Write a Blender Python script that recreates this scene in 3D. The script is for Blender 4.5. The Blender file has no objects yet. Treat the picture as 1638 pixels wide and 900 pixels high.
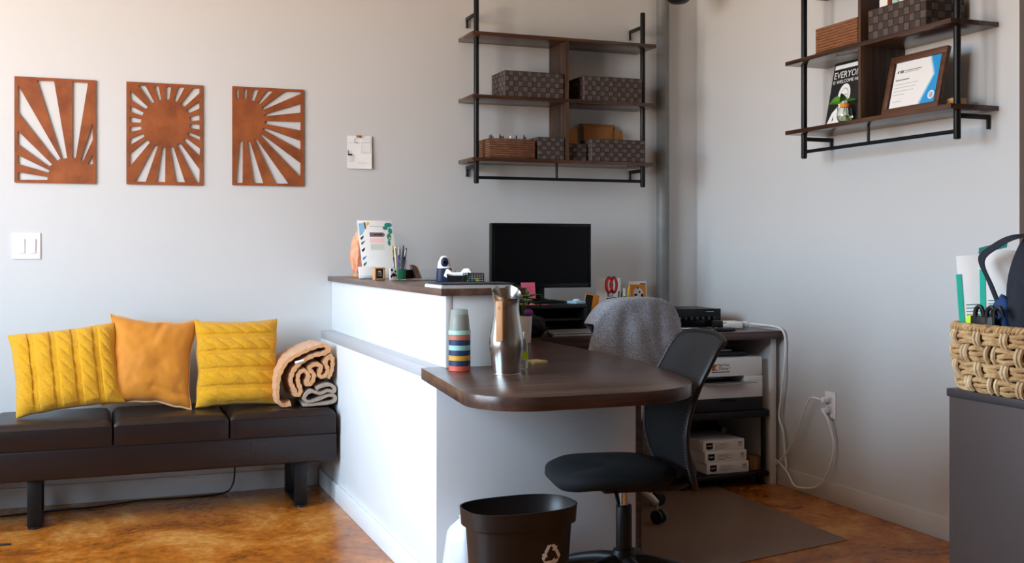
import bpy, bmesh, math, random
from mathutils import Vector, Matrix, noise
random.seed(7)
PI = math.pi
scene = bpy.context.scene
C = scene.collection

# ------------------------------------------------------------------ camera, sky, exposure
cam_data = bpy.data.cameras.new('camera')
cam = bpy.data.objects.new('camera', cam_data)
C.objects.link(cam)
cam.location = (0, 0, 1.134)
cam.rotation_euler = (PI/2, 0, -math.radians(20.96))
cam_data.sensor_width = 36
cam_data.lens = 1754/1638*36
cam_data.shift_y = -51/1638
cam_data.clip_start = 0.02
scene.camera = cam

world = bpy.data.worlds.new('world')
scene.world = world
world.use_nodes = True
wbg = world.node_tree.nodes['Background']
# overcast blue-white sky above, warm sunlit pavement below the horizon
_nt = world.node_tree
_tc = _nt.nodes.new('ShaderNodeTexCoord'); _sx = _nt.nodes.new('ShaderNodeSeparateXYZ'); _rp = _nt.nodes.new('ShaderNodeValToRGB')
_mr = _nt.nodes.new('ShaderNodeMapRange'); _mr.inputs[1].default_value = -1; _mr.inputs[2].default_value = 1
_nt.links.new(_tc.outputs['Generated'], _sx.inputs[0]); _nt.links.new(_sx.outputs['Z'], _mr.inputs[0]); _nt.links.new(_mr.outputs[0], _rp.inputs[0])
_e = _rp.color_ramp.elements
_e[0].position = 0.0; _e[0].color = (0.72, 0.57, 0.45, 1); _e[1].position = 1.0; _e[1].color = (0.48, 0.73, 1.0, 1)
_x = _e.new(0.49); _x.color = (0.72, 0.57, 0.45, 1)
_x = _e.new(0.51); _x.color = (0.66, 0.83, 1.0, 1)
_nt.links.new(_rp.outputs[0], wbg.inputs[0])
wbg.inputs[1].default_value = 20.5

scene.view_settings.view_transform = 'Standard'
scene.view_settings.look = 'None'
scene.view_settings.gamma = 1
scene.view_settings.exposure = 0.0

W = 5.285      # back wall face (y)
R = 3.115      # right wall face (x)
LX = -1.8      # left wall face (x)
RY = -5.5      # rear wall face (y)
CZ = 3.0       # ceiling
WIN_L = [(1.8, 3.1), (3.3, 4.4)]      # y ranges of the windows in the left wall
WIN_Z = (0.75, 2.80)
WIN_R = []     # x ranges of the windows in the rear wall

def portal(loc, rot, sx, sy):
    l = bpy.data.lights.new('window_daylight', 'AREA')
    l.shape = 'RECTANGLE'; l.size = sx; l.size_y = sy
    l.cycles.is_portal = True
    o = bpy.data.objects.new('window_daylight', l)
    o.location = loc; o.rotation_euler = rot
    C.objects.link(o)
for a, b in WIN_L:
    portal((LX-0.06, (a+b)/2, sum(WIN_Z)/2), (0, -PI/2, 0), WIN_Z[1]-WIN_Z[0], b-a)
for a, b in WIN_R:
    portal(((a+b)/2, RY-0.06, sum(WIN_Z)/2), (PI/2, 0, 0), b-a, WIN_Z[1]-WIN_Z[0])

# ------------------------------------------------------------------ helpers
def lin(c):
    c = c/255.0
    return c/12.92 if c <= 0.04045 else ((c+0.055)/1.055)**2.4
def rgb(r, g, b): return (lin(r), lin(g), lin(b), 1)

M = {}
def mat(key, col, rough=0.5, metal=0.0, var=0.0, vscale=8.0, bump=0.0, bscale=60.0, spec=0.5,
        trans=0.0, ior=1.45, emit=None, coat=0.0, sheen=0.0, stretch=None, alpha=1.0, col2=None):
    m = bpy.data.materials.new(key); m.use_nodes = True
    nt = m.node_tree; n = nt.nodes; p = n['Principled BSDF']
    p.inputs['Base Color'].default_value = col
    p.inputs['Roughness'].default_value = rough
    p.inputs['Metallic'].default_value = metal
    p.inputs['Specular IOR Level'].default_value = spec
    p.inputs['IOR'].default_value = ior
    p.inputs['Transmission Weight'].default_value = trans
    p.inputs['Coat Weight'].default_value = coat
    p.inputs['Sheen Weight'].default_value = sheen
    p.inputs['Alpha'].default_value = alpha
    if emit:
        p.inputs['Emission Color'].default_value = emit[0]
        p.inputs['Emission Strength'].default_value = emit[1]
    if var > 0 or bump > 0 or col2:
        tc = n.new('ShaderNodeTexCoord'); mp = n.new('ShaderNodeMapping')
        nt.links.new(tc.outputs['Object'], mp.inputs['Vector'])
        if stretch: mp.inputs['Scale'].default_value = stretch
    if var > 0 or col2:
        t = n.new('ShaderNodeTexNoise'); t.inputs['Scale'].default_value = vscale
        t.inputs['Detail'].default_value = 6; t.inputs['Roughness'].default_value = 0.6
        nt.links.new(mp.outputs[0], t.inputs['Vector'])
        r = n.new('ShaderNodeValToRGB')
        r.color_ramp.elements[0].position = 0.3; r.color_ramp.elements[1].position = 0.7
        c2 = col2 if col2 else tuple(min(1, x*(1+var)) for x in col[:3])+(1,)
        c1 = col if col2 else tuple(x*(1-var) for x in col[:3])+(1,)
        r.color_ramp.elements[0].color = c1; r.color_ramp.elements[1].color = c2
        nt.links.new(t.outputs['Fac'], r.inputs[0]); nt.links.new(r.outputs[0], p.inputs['Base Color'])
    if bump > 0:
        t = n.new('ShaderNodeTexNoise'); t.inputs['Scale'].default_value = bscale; t.inputs['Detail'].default_value = 4
        nt.links.new(mp.outputs[0], t.inputs['Vector'])
        b = n.new('ShaderNodeBump'); b.inputs['Strength'].default_value = bump; b.inputs['Distance'].default_value = 0.01
        nt.links.new(t.outputs['Fac'], b.inputs['Height']); nt.links.new(b.outputs[0], p.inputs['Normal'])
    M[key] = m
    return m

def wood(key, dark, mid, light, axis='X', rough=0.35, scale=1.0, bump=0.05):
    m = bpy.data.materials.new(key); m.use_nodes = True
    nt = m.node_tree; n = nt.nodes; p = n['Principled BSDF']
    tc = n.new('ShaderNodeTexCoord'); mp = n.new('ShaderNodeMapping')
    s = {'X': (1.2, 22, 22), 'Y': (22, 1.2, 22), 'Z': (22, 22, 1.2)}[axis]
    mp.inputs['Scale'].default_value = tuple(v*scale for v in s)
    nt.links.new(tc.outputs['Object'], mp.inputs['Vector'])
    t = n.new('ShaderNodeTexNoise'); t.inputs['Scale'].default_value = 1.0; t.inputs['Detail'].default_value = 8
    t.inputs['Roughness'].default_value = 0.65; t.inputs['Distortion'].default_value = 0.8
    nt.links.new(mp.outputs[0], t.inputs['Vector'])
    r = n.new('ShaderNodeValToRGB'); e = r.color_ramp.elements
    e[0].position = 0.32; e[0].color = dark; e[1].position = 0.72; e[1].color = light
    x = e.new(0.52); x.color = mid
    nt.links.new(t.outputs['Fac'], r.inputs[0]); nt.links.new(r.outputs[0], p.inputs['Base Color'])
    p.inputs['Roughness'].default_value = rough
    b = n.new('ShaderNodeBump'); b.inputs['Strength'].default_value = bump; b.inputs['Distance'].default_value = 0.003
    nt.links.new(t.outputs['Fac'], b.inputs['Height']); nt.links.new(b.outputs[0], p.inputs['Normal'])
    M[key] = m

class G:
    """collects shapes, becomes one mesh object"""
    def __init__(self): self.bm = bmesh.new()
    def _add(self, t, mtx=None):
        if mtx is not None: bmesh.ops.transform(t, matrix=mtx, verts=t.verts)
        me = bpy.data.meshes.new('t'); t.to_mesh(me); t.free()
        self.bm.from_mesh(me); bpy.data.meshes.remove(me)
        return self
    def box(self, a, b, bev=0.0, seg=2, mtx=None):
        """corner a to corner b"""
        t = bmesh.new(); bmesh.ops.create_cube(t, size=1)
        s = [abs(b[i]-a[i]) for i in range(3)]; c = [(a[i]+b[i])/2 for i in range(3)]
        for v in t.verts: v.co = Vector((v.co.x*s[0]+c[0], v.co.y*s[1]+c[1], v.co.z*s[2]+c[2]))
        if bev > 0: bmesh.ops.bevel(t, geom=t.edges[:], offset=bev, segments=seg, profile=0.5, affect='EDGES')
        return self._add(t, mtx)
    def cbox(self, c, s, bev=0.0, seg=2, mtx=None):
        return self.box([c[i]-s[i]/2 for i in range(3)], [c[i]+s[i]/2 for i in range(3)], bev, seg, mtx)
    def cyl(self, p, q, r, r2=None, seg=20, cap=True, bev=0.0):
        p = Vector(p); q = Vector(q); d = q-p; r2 = r if r2 is None else r2
        t = bmesh.new()
        bmesh.ops.create_cone(t, cap_ends=cap, segments=seg, radius1=r, radius2=r2, depth=d.length)
        if bev > 0:
            ed = [e for e in t.edges if abs(e.verts[0].co.z-e.verts[1].co.z) < 1e-6]
            bmesh.ops.bevel(t, geom=ed, offset=bev, segments=2, profile=0.5, affect='EDGES')
        m = Matrix.Translation((p+q)/2) @ d.to_track_quat('Z', 'Y').to_matrix().to_4x4()
        return self._add(t, m)
    def ball(self, c, s, u=18, v=12, mtx=None):
        t = bmesh.new(); bmesh.ops.create_uvsphere(t, u_segments=u, v_segments=v, radius=1)
        if not hasattr(s, '__len__'): s = (s, s, s)
        for k in t.verts: k.co = Vector((k.co.x*s[0]+c[0], k.co.y*s[1]+c[1], k.co.z*s[2]+c[2]))
        return self._add(t, mtx)
    def loft(self, rings, closed=True, caps=(True, True), mtx=None):
        t = bmesh.new(); vs = [[t.verts.new(p) for p in ring] for ring in rings]
        n = len(rings[0]); rng = range(n) if closed else range(n-1)
        for a, b in zip(vs, vs[1:]):
            for i in rng:
                j = (i+1) % n
                t.faces.new((a[i], a[j], b[j], b[i]))
        if caps[0]: t.faces.new(vs[0][::-1])
        if caps[1]: t.faces.new(vs[-1])
        bmesh.ops.recalc_face_normals(t, faces=t.faces)
        return self._add(t, mtx)
    def lathe(self, prof, c=(0, 0, 0), seg=28, fz=None, caps=(False, False), mtx=None):
        rings = []
        for r, z in prof:
            ring = []
            for i in range(seg):
                a = 2*PI*i/seg
                zz = fz(r, z, a) if fz else z
                ring.append((c[0]+r*math.cos(a), c[1]+r*math.sin(a), c[2]+zz))
            rings.append(ring)
        return self.loft(rings, True, caps, mtx)
    def tube(self, pts, r, seg=8, smooth=0, closed=False, caps=True, rr=None):
        P = [Vector(p) for p in pts]
        if smooth: P = spline(P, smooth, closed)
        n = len(P); rings = []
        prev = None
        for i in range(n):
            if closed: tg = P[(i+1) % n]-P[i-1]
            else: tg = P[min(i+1, n-1)]-P[max(i-1, 0)]
            if tg.length < 1e-9: tg = Vector((0, 0, 1))
            tg.normalize()
            if prev is None:
                up = Vector((0, 0, 1)) if abs(tg.z) < 0.9 else Vector((1, 0, 0))
                prev = tg.cross(up).normalized()
            nn = prev - tg*prev.dot(tg)
            prev = nn.normalized() if nn.length > 1e-6 else prev
            bb = tg.cross(prev)
            rad = rr(i/(n-1)) if rr else r
            rings.append([P[i]+prev*(rad*math.cos(2*PI*k/seg))+bb*(rad*math.sin(2*PI*k/seg)) for k in range(seg)])
        if closed: rings.append(rings[0])
        return self.loft(rings, True, (caps and not closed, caps and not closed))
    def prism(self, poly, z0, z1, mtx=None, bev=0.0):
        t = bmesh.new()
        f = t.faces.new([t.verts.new((p[0], p[1], z0)) for p in poly])
        r = bmesh.ops.extrude_face_region(t, geom=[f])
        bmesh.ops.translate(t, vec=(0, 0, z1-z0), verts=[v for v in r['geom'] if isinstance(v, bmesh.types.BMVert)])
        bmesh.ops.recalc_face_normals(t, faces=t.faces)
        if bev > 0:
            ed = [e for e in t.edges if abs(e.verts[0].co.z-e.verts[1].co.z) < 1e-7]
            bmesh.ops.bevel(t, geom=ed, offset=bev, segments=2, profile=0.5, affect='EDGES')
        return self._add(t, mtx)
    def sheet(self, fn, nu, nv, thick=0.0, mtx=None):
        """grid surface fn(u,v) in [0,1]^2, optional thickness"""
        t = bmesh.new()
        g = [[t.verts.new(fn(i/nu, j/nv)) for i in range(nu+1)] for j in range(nv+1)]
        for j in range(nv):
            for i in range(nu):
                t.faces.new((g[j][i], g[j][i+1], g[j+1][i+1], g[j+1][i]))
        if thick:
            t.normal_update()
            bmesh.ops.solidify(t, geom=t.faces[:], thickness=thick)
        bmesh.ops.recalc_face_normals(t, faces=t.faces)
        return self._add(t, mtx)
    def obj(self, name, m, parent=None, smooth=True, angle=38, loc=None, rot=None):
        me = bpy.data.meshes.new(name)
        self.bm.to_mesh(me); self.bm.free()
        o = bpy.data.objects.new(name, me); C.objects.link(o)
        me.materials.append(M[m])
        if smooth:
            me.polygons.foreach_set('use_smooth', [True]*len(me.polygons))
            me.set_sharp_from_angle(angle=math.radians(angle))
        if parent is not None: o.parent = parent
        if loc is not None: o.location = loc
        if rot is not None: o.rotation_euler = rot
        return o

def spline(P, k, closed=False):
    out = []; n = len(P)
    rng = range(n) if closed else range(n-1)
    for i in rng:
        if closed: a, b, c, d = P[i-1], P[i], P[(i+1) % n], P[(i+2) % n]
        else: a, b, c, d = P[max(i-1, 0)], P[i], P[i+1], P[min(i+2, n-1)]
        for s in range(k):
            t = s/k
            out.append(0.5*((2*b)+(c-a)*t+(2*a-5*b+4*c-d)*t*t+(3*b-a-3*c+d)*t**3))
    if not closed: out.append(P[-1].copy())
    return out

def tag(o, label, cat, group=None):
    o['label'] = label; o['category'] = cat
    if group: o['group'] = group
    return o
def thing(name, label, cat, loc=(0, 0, 0), rotz=0.0, group=None):
    o = bpy.data.objects.new(name, None); C.objects.link(o)
    o.empty_display_size = 0.05
    o.location = loc; o.rotation_euler = (0, 0, rotz)
    return tag(o, label, cat, group)
def struct(o):
    o['kind'] = 'structure'; return o
def stuff(o):
    o['kind'] = 'stuff'; return o
def plab(o, label):
    o['label'] = label; return o

def text_part(name, txt, size, m, parent, mtx, extrude=0.0002, align='LEFT', shear=0.0, width=None):
    cu = bpy.data.curves.new('txt', 'FONT'); cu.body = txt; cu.size = size; cu.extrude = extrude
    cu.align_x = align; cu.shear = shear; cu.resolution_u = 2
    o = bpy.data.objects.new('txt', cu); C.objects.link(o)
    dg = bpy.context.evaluated_depsgraph_get()
    me = bpy.data.meshes.new_from_object(o.evaluated_get(dg))
    bpy.data.objects.remove(o)
    if width:
        xs = [v.co.x for v in me.vertices]; w = max(xs)-min(xs)
        for v in me.vertices: v.co.x *= width/w
    me.transform(mtx)
    me.materials.clear(); me.materials.append(M[m])
    p = bpy.data.objects.new(name, me); C.objects.link(p); p.parent = parent
    return p
def flat(poly, mtx, m, name, parent, th=0.0004):
    """a thin printed shape: polygon in local xy pushed th out along local z"""
    return G().prism(poly, 0, th, mtx).obj(name, m, parent, smooth=False)
def rect(x0, y0, x1, y1): return [(x0, y0), (x1, y0), (x1, y1), (x0, y1)]
FRONT = Matrix(((1, 0, 0, 0), (0, 0, -1, 0), (0, 1, 0, 0), (0, 0, 0, 1)))   # xy drawing -> upright, facing -y

# ------------------------------------------------------------------ materials
mat('wall', rgb(204, 204, 203), 0.75, var=0.012, vscale=1.5, bump=0.03, bscale=180)
mat('ceiling', rgb(222, 212, 198), 0.9, var=0.01, bump=0.02)
mat('trim', rgb(205, 207, 208), 0.4, var=0.01)
mat('white_laminate', rgb(226, 229, 231), 0.38, var=0.01, vscale=3)
mat('grey_laminate', rgb(176, 177, 180), 0.35, var=0.02)
mat('grey_pipe', rgb(118, 120, 118), 0.5, var=0.12, vscale=14, bump=0.05)
wood('desk_wood', rgb(44, 30, 25), rgb(74, 53, 45), rgb(104, 78, 66), 'X', rough=0.3, bump=0.03)
wood('top_wood', rgb(60, 42, 35), rgb(92, 68, 57), rgb(122, 95, 80), 'Y', rough=0.3, bump=0.03)
wood('shelf_wood', rgb(40, 26, 18), rgb(72, 46, 31), rgb(104, 70, 46), 'X', rough=0.2)
wood('shelf_wood_v', rgb(30, 20, 15), rgb(62, 42, 29), rgb(106, 74, 48), 'Z', rough=0.5)
wood('frame_wood', rgb(60, 36, 24), rgb(92, 58, 40), rgb(118, 80, 58), 'X', rough=0.45)
wood('beech', rgb(176, 120, 72), rgb(202, 148, 98), rgb(220, 172, 122), 'Z', rough=0.5, scale=2)
mat('rust', rgb(112, 54, 22), 0.6, col2=rgb(158, 86, 40), vscale=9, bump=0.15, bscale=40)
mat('black_metal', rgb(17, 18, 20), 0.42, metal=0.3, var=0.05)
mat('black_plastic', rgb(12, 12, 14), 0.45, var=0.05)
mat('black_gloss', rgb(8, 9, 11), 0.25, spec=0.3)
mat('screen', rgb(5, 6, 9), 0.35, spec=0.2)
mat('black_fabric', rgb(7, 8, 11), 0.9, var=0.15, vscale=200, bump=0.2, bscale=400)
mat('leather', rgb(29, 18, 17), 0.34, var=0.12, vscale=30, bump=0.10, bscale=140)
mat('seam', rgb(14, 10, 10), 0.8, var=0.05)
mat('mustard_knit', rgb(214, 154, 14), 0.95, var=0.12, vscale=120, bump=0.5, bscale=260, sheen=0.2)
mat('velvet', rgb(200, 124, 20), 0.7, var=0.10, vscale=6, bump=0.03, sheen=0.25)
mat('velvet_piping', rgb(212, 164, 106), 0.8, var=0.05)
mat('peach_blanket', rgb(214, 158, 108), 0.95, var=0.12, vscale=90, bump=0.7, bscale=170, sheen=0.3)
mat('taupe_blanket', rgb(164, 144, 126), 0.95, var=0.12, vscale=60, bump=0.5, bscale=130, sheen=0.2)
mat('white_plastic', rgb(240, 241, 242), 0.35, var=0.01)
mat('paper', rgb(236, 235, 232), 0.8, var=0.01)
mat('ink', rgb(20, 20, 22), 0.7, var=0.02)
mat('faint_ink', rgb(178, 180, 184), 0.8, var=0.02)
mat('mid_ink', rgb(110, 114, 122), 0.8, var=0.02)
mat('clear', rgb(240, 244, 246), 0.08, trans=0.94, ior=1.3)
mat('glass', rgb(246, 250, 250), 0.02, trans=1.0, ior=1.45)
mat('water', rgb(214, 228, 190), 0.02, trans=1.0, ior=1.33)
mat('kraft', rgb(164, 112, 62), 0.85, var=0.08, vscale=14, bump=0.1)
mat('cardboard', rgb(126, 92, 66), 0.9, var=0.06)
mat('weave_dark', rgb(66, 56, 53), 0.9, var=0.18, vscale=70, bump=0.4, bscale=240)
mat('weave_light', rgb(92, 80, 75), 0.9, var=0.18, vscale=70, bump=0.4, bscale=240)
mat('weave_inner', rgb(40, 32, 30), 0.95, var=0.1)
mat('brown_weave', rgb(96, 60, 42), 0.9, col2=rgb(142, 96, 68), vscale=26, bump=0.8, bscale=90, stretch=(1, 1, 5))
mat('tan_weave', rgb(128, 80, 50), 0.9, col2=rgb(160, 106, 70), vscale=30, bump=0.6, bscale=110, stretch=(1, 1, 5))
mat('steel', rgb(196, 194, 190), 0.22, metal=1.0, var=0.03, vscale=60, stretch=(1, 1, 0.05))
mat('chrome', rgb(210, 212, 215), 0.12, metal=1.0)
mat('silver', rgb(170, 172, 174), 0.35, metal=0.8, var=0.02)
mat('bin_plastic', rgb(34, 28, 26), 0.42, var=0.04)
mat('bag_plastic', rgb(232, 238, 246), 0.35, trans=0.15, var=0.02, bump=0.2, bscale=30)
mat('grey_knit', rgb(104, 112, 126), 0.95, col2=rgb(190, 198, 210), vscale=190, bump=0.4, bscale=200)
mat('chair_white', rgb(214, 206, 196), 0.4, var=0.02)
mat('mesh_black', rgb(14, 16, 20), 0.6, var=0.2, vscale=160, bump=0.3, bscale=500)
mat('mat_vinyl', rgb(122, 96, 78), 0.4, var=0.06, vscale=3, bump=0.06, bscale=120)
mat('cabinet_grey', rgb(64, 53, 50), 0.5, var=0.05, vscale=5, bump=0.04)
mat('cabinet_top', rgb(52, 47, 48), 0.45, var=0.04)
mat('wicker', rgb(150, 112, 70), 0.8, col2=rgb(206, 172, 122), vscale=18, bump=0.6, bscale=90)
mat('wicker_pale', rgb(176, 146, 108), 0.8, col2=rgb(214, 190, 152), vscale=18, bump=0.5, bscale=90)
mat('salt', rgb(226, 122, 78), 0.45, col2=rgb(244, 186, 150), vscale=28, bump=0.6, bscale=50)
mat('teal', rgb(36, 188, 164), 0.6, var=0.04)
mat('teal_dark', rgb(28, 128, 116), 0.6, var=0.04)
mat('lime', rgb(196, 222, 28), 0.6, var=0.05)
mat('navy', rgb(22, 36, 66), 0.5, var=0.1)
mat('navy_bag', rgb(20, 26, 38), 0.8, var=0.2, vscale=40, bump=0.2, bscale=200)
mat('blue_cloth', rgb(22, 60, 108), 0.8, var=0.15)
mat('sky_blue', rgb(34, 150, 214), 0.6, var=0.03)
mat('pale_blue', rgb(150, 200, 226), 0.6, var=0.03)
mat('purple', rgb(126, 46, 146), 0.5, var=0.05)
mat('pen_purple', rgb(62, 30, 130), 0.4)
mat('leaf', rgb(44, 110, 28), 0.45, col2=rgb(104, 168, 48), vscale=22, bump=0.1)
mat('leaf_dark', rgb(30, 84, 24), 0.5, col2=rgb(70, 130, 40), vscale=22, bump=0.1)
mat('red', rgb(186, 28, 28), 0.4, var=0.03)
mat('orange', rgb(230, 140, 40), 0.6, var=0.04)
mat('yellow', rgb(236, 186, 36), 0.6, var=0.03)
mat('pink', rgb(242, 112, 142), 0.8, var=0.02)
mat('pale_pink', rgb(246, 204, 206), 0.8, var=0.02)
mat('pale_yellow', rgb(232, 222, 160), 0.8, var=0.02)
mat('mauve', rgb(128, 100, 106), 0.7, var=0.02)
mat('sage', rgb(204, 214, 198), 0.8, var=0.02)
mat('green', rgb(40, 130, 92), 0.5, var=0.03)
mat('mint', rgb(168, 208, 192), 0.5, var=0.03)
mat('cup_red', rgb(204, 88, 66), 0.5, var=0.03)
mat('cup_terracotta', rgb(178, 104, 84), 0.5, var=0.03)
mat('cup_mustard', rgb(206, 150, 52), 0.5, var=0.03)
mat('cup_navy', rgb(28, 50, 86), 0.5, var=0.03)
mat('cup_teal', rgb(146, 190, 184), 0.5, var=0.03)
mat('cup_clear', rgb(214, 226, 220), 0.25, trans=0.75, ior=1.2)
mat('led', rgb(255, 40, 60), 0.4, emit=((1, 0.05, 0.1, 1), 4.0))
mat('copper', rgb(196, 112, 78), 0.4, metal=0.4, var=0.1)
mat('tan_edge', rgb(190, 150, 96), 0.6, var=0.05)

def floor_material():
    m = bpy.data.materials.new('stained_concrete'); m.use_nodes = True
    nt = m.node_tree; n = nt.nodes; p = n['Principled BSDF']
    tc = n.new('ShaderNodeTexCoord')
    a = n.new('ShaderNodeTexNoise'); a.inputs['Scale'].default_value = 2.6; a.inputs['Detail'].default_value = 9; a.inputs['Roughness'].default_value = 0.68; a.inputs['Distortion'].default_value = 0.5
    b = n.new('ShaderNodeTexNoise'); b.inputs['Scale'].default_value = 30; b.inputs['Detail'].default_value = 8; b.inputs['Roughness'].default_value = 0.7
    nt.links.new(tc.outputs['Object'], a.inputs['Vector']); nt.links.new(tc.outputs['Object'], b.inputs['Vector'])
    ra = n.new('ShaderNodeValToRGB'); e = ra.color_ramp.elements
    e[0].position = 0.34; e[0].color = rgb(120, 62, 16); e[1].position = 0.70; e[1].color = rgb(214, 158, 84)
    x = e.new(0.5); x.color = rgb(176, 104, 34)
    rb = n.new('ShaderNodeValToRGB'); e = rb.color_ramp.elements
    e[0].position = 0.35; e[0].color = (0.62, 0.58, 0.52, 1); e[1].position = 0.68; e[1].color = (1.35, 1.3, 1.2, 1)
    mx = n.new('ShaderNodeMix'); mx.data_type = 'RGBA'; mx.blend_type = 'MULTIPLY'; mx.inputs[0].default_value = 0.85
    nt.links.new(a.outputs['Fac'], ra.inputs[0]); nt.links.new(b.outputs['Fac'], rb.inputs[0])
    nt.links.new(ra.outputs[0], mx.inputs[6]); nt.links.new(rb.outputs[0], mx.inputs[7])
    nt.links.new(mx.outputs[2], p.inputs['Base Color'])
    p.inputs['Roughness'].default_value = 0.24
    bp = n.new('ShaderNodeBump'); bp.inputs['Strength'].default_value = 0.08; bp.inputs['Distance'].default_value = 0.004
    nt.links.new(b.outputs['Fac'], bp.inputs['Height']); nt.links.new(bp.outputs[0], p.inputs['Normal'])
    M['floor'] = m
floor_material()

# ------------------------------------------------------------------ the room
EX = 5.6
struct(G().box((LX-0.15, RY-0.15, -0.12), (EX+0.15, W+0.12, 0)).obj('floor', 'floor', smooth=False))
struct(G().box((LX-0.15, RY-0.15, CZ), (EX+0.15, W+0.12, CZ+0.12)).obj('ceiling', 'ceiling', smooth=False))
struct(G().box((LX-0.15, W, 0), (R+0.12, W+0.12, CZ)).obj('wall_back', 'wall', smooth=False))
struct(G().box((R, 3.03, 0), (R+0.12, W, CZ)).obj('wall_right', 'wall', smooth=False))
struct(G().box((R+0.12, 3.03, 0), (EX, 3.15, CZ)).obj('wall_end', 'wall', smooth=False))
struct(G().box((EX, RY-0.15, 0), (EX+0.15, 3.15, CZ)).obj('wall_far_right', 'wall', smooth=False))
g = G()
ys = [RY] + [v for w in WIN_L for v in w] + [W]
for i in range(0, len(ys), 2): g.box((LX-0.15, ys[i], 0), (LX, ys[i+1], CZ))
for a, b in WIN_L:
    g.box((LX-0.15, a, 0), (LX, b, WIN_Z[0])); g.box((LX-0.15, a, WIN_Z[1]), (LX, b, CZ))
struct(g.obj('wall_left', 'wall', smooth=False))
g = G()
xs = [LX-0.15] + [v for w in WIN_R for v in w] + [EX]
for i in range(0, len(xs), 2): g.box((xs[i], RY-0.15, 0), (xs[i+1], RY, CZ))
for a, b in WIN_R:
    g.box((a, RY-0.15, 0), (b, RY, WIN_Z[0])); g.box((a, RY-0.15, WIN_Z[1]), (b, RY, CZ))
struct(g.obj('wall_rear', 'wall', smooth=False))
k = 1
for a, b in WIN_L:
    g = G()
    for y in (a, b-0.05, (a+b)/2-0.025): g.box((LX-0.11, y, WIN_Z[0]), (LX-0.07, y+0.05, WIN_Z[1]))
    for z in (WIN_Z[0], WIN_Z[1]-0.05): g.box((LX-0.11, a, z), (LX-0.07, b, z+0.05))
    struct(g.obj('window_%d' % k, 'trim', smooth=False)); k += 1
for a, b in WIN_R:
    g = G()
    for x in (a, b-0.05, (a+b)/2-0.025): g.box((x, RY-0.11, WIN_Z[0]), (x+0.05, RY-0.07, WIN_Z[1]))
    for z in (WIN_Z[0], WIN_Z[1]-0.05): g.box((a, RY-0.11, z), (b, RY-0.07, z+0.05))
    struct(g.obj('window_%d' % k, 'trim', smooth=False)); k += 1
struct(G().box((LX, W-0.012, 0), (1.018, W, 0.086), 0.002).box((LX, W-0.016, 0.078), (1.018, W, 0.088), 0.002).obj('baseboard_back', 'trim'))
struct(G().box((1.80, W-0.012, 0), (R-0.012, W, 0.086), 0.002).obj('baseboard_desk', 'trim'))
struct(G().box((R-0.012, 3.03, 0), (R, W-0.012, 0.088), 0.003).obj('baseboard_right', 'trim'))

tag(G().cyl((0, 0, 0), (0, 0, CZ), 0.034, seg=24).obj('steel_pipe', 'grey_pipe', loc=(2.885, W-0.036, 0)),
    'grey steel pipe running up the back wall near the room corner', 'pipe')
t = thing('corner_speaker', 'dark rounded fixture hanging high in the room corner', 'speaker', (2.80, 4.93, 2.39))
G().lathe([(0.002, 0), (0.04, 0.004), (0.058, 0.018), (0.062, 0.05), (0.05, 0.16), (0.0, 0.17)], seg=28).obj('housing', 'black_plastic', t)
G().cyl((0, 0, 0.16), (0, 0, CZ-2.39), 0.009).obj('rod', 'black_metal', t)

# ------------------------------------------------------------------ reception counter
t = thing('counter_cabinet', 'white panelled reception counter base with grey ledge and dark end post', 'counter', (1.035, 3.382, 0))
def P3(x, y, z): return (x-1.035, y-3.382, z)
G().box(P3(1.035, 3.402, 0), P3(1.06, W-0.001, 0.706), 0.001).obj('side_panel', 'white_laminate', t)
G().box(P3(1.035, 3.382, 0), P3(1.753, 3.402, 0.706), 0.001).obj('front_panel', 'white_laminate', t)
plab(G().box(P3(1.753, 3.382, 0), P3(1.775, 3.45, 0.706), 0.001).obj('end_post', 'desk_wood', t), 'dark brown wooden end post')
plab(G().box(P3(1.035, 3.492, 0.706), P3(1.33, W-0.001, 0.744), 0.001).obj('ledge', 'grey_laminate', t), 'grey laminate ledge')
G().box(P3(1.31, 3.402, 0), P3(1.33, W-0.001, 0.706), 0.001).obj('rear_panel', 'white_laminate', t)
G().box(P3(1.021, 3.368, 0), P3(1.035, W-0.014, 0.08), 0.004).obj('baseboard', 'white_laminate', t)
G().box(P3(1.036, 3.368, 0), P3(1.753, 3.382, 0.078), 0.004).obj('baseboard', 'white_laminate', t)

t = thing('counter_screen', 'white raised privacy screen box standing on the reception counter ledge', 'counter', (1.088, 3.451, 0.744))
def P3(x, y, z): return (x-1.088, y-3.451, z-0.744)
G().box(P3(1.088, 3.473, 0.7445), P3(1.106, W-0.001, 0.982), 0.001).obj('side_panel', 'white_laminate', t)
G().box(P3(1.088, 3.451, 0.7445), P3(1.110, 3.473, 0.982), 0.0015).obj('corner_strip', 'white_laminate', t)
G().box(P3(1.111, 3.453, 0.7445), P3(1.325, 3.473, 0.982), 0.0015).obj('end_panel', 'white_laminate', t)
G().box(P3(1.308, 3.473, 0.7445), P3(1.325, W-0.001, 0.982), 0.001).obj('rear_panel', 'white_laminate', t)
tag(G().box((0, 0, 0), (0.297, W-3.435-0.001, 0.023), 0.0015).obj('transaction_counter', 'top_wood', loc=(1.068, 3.435, 0.982)),
    'walnut brown transaction top on the raised white counter screen', 'countertop')

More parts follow.
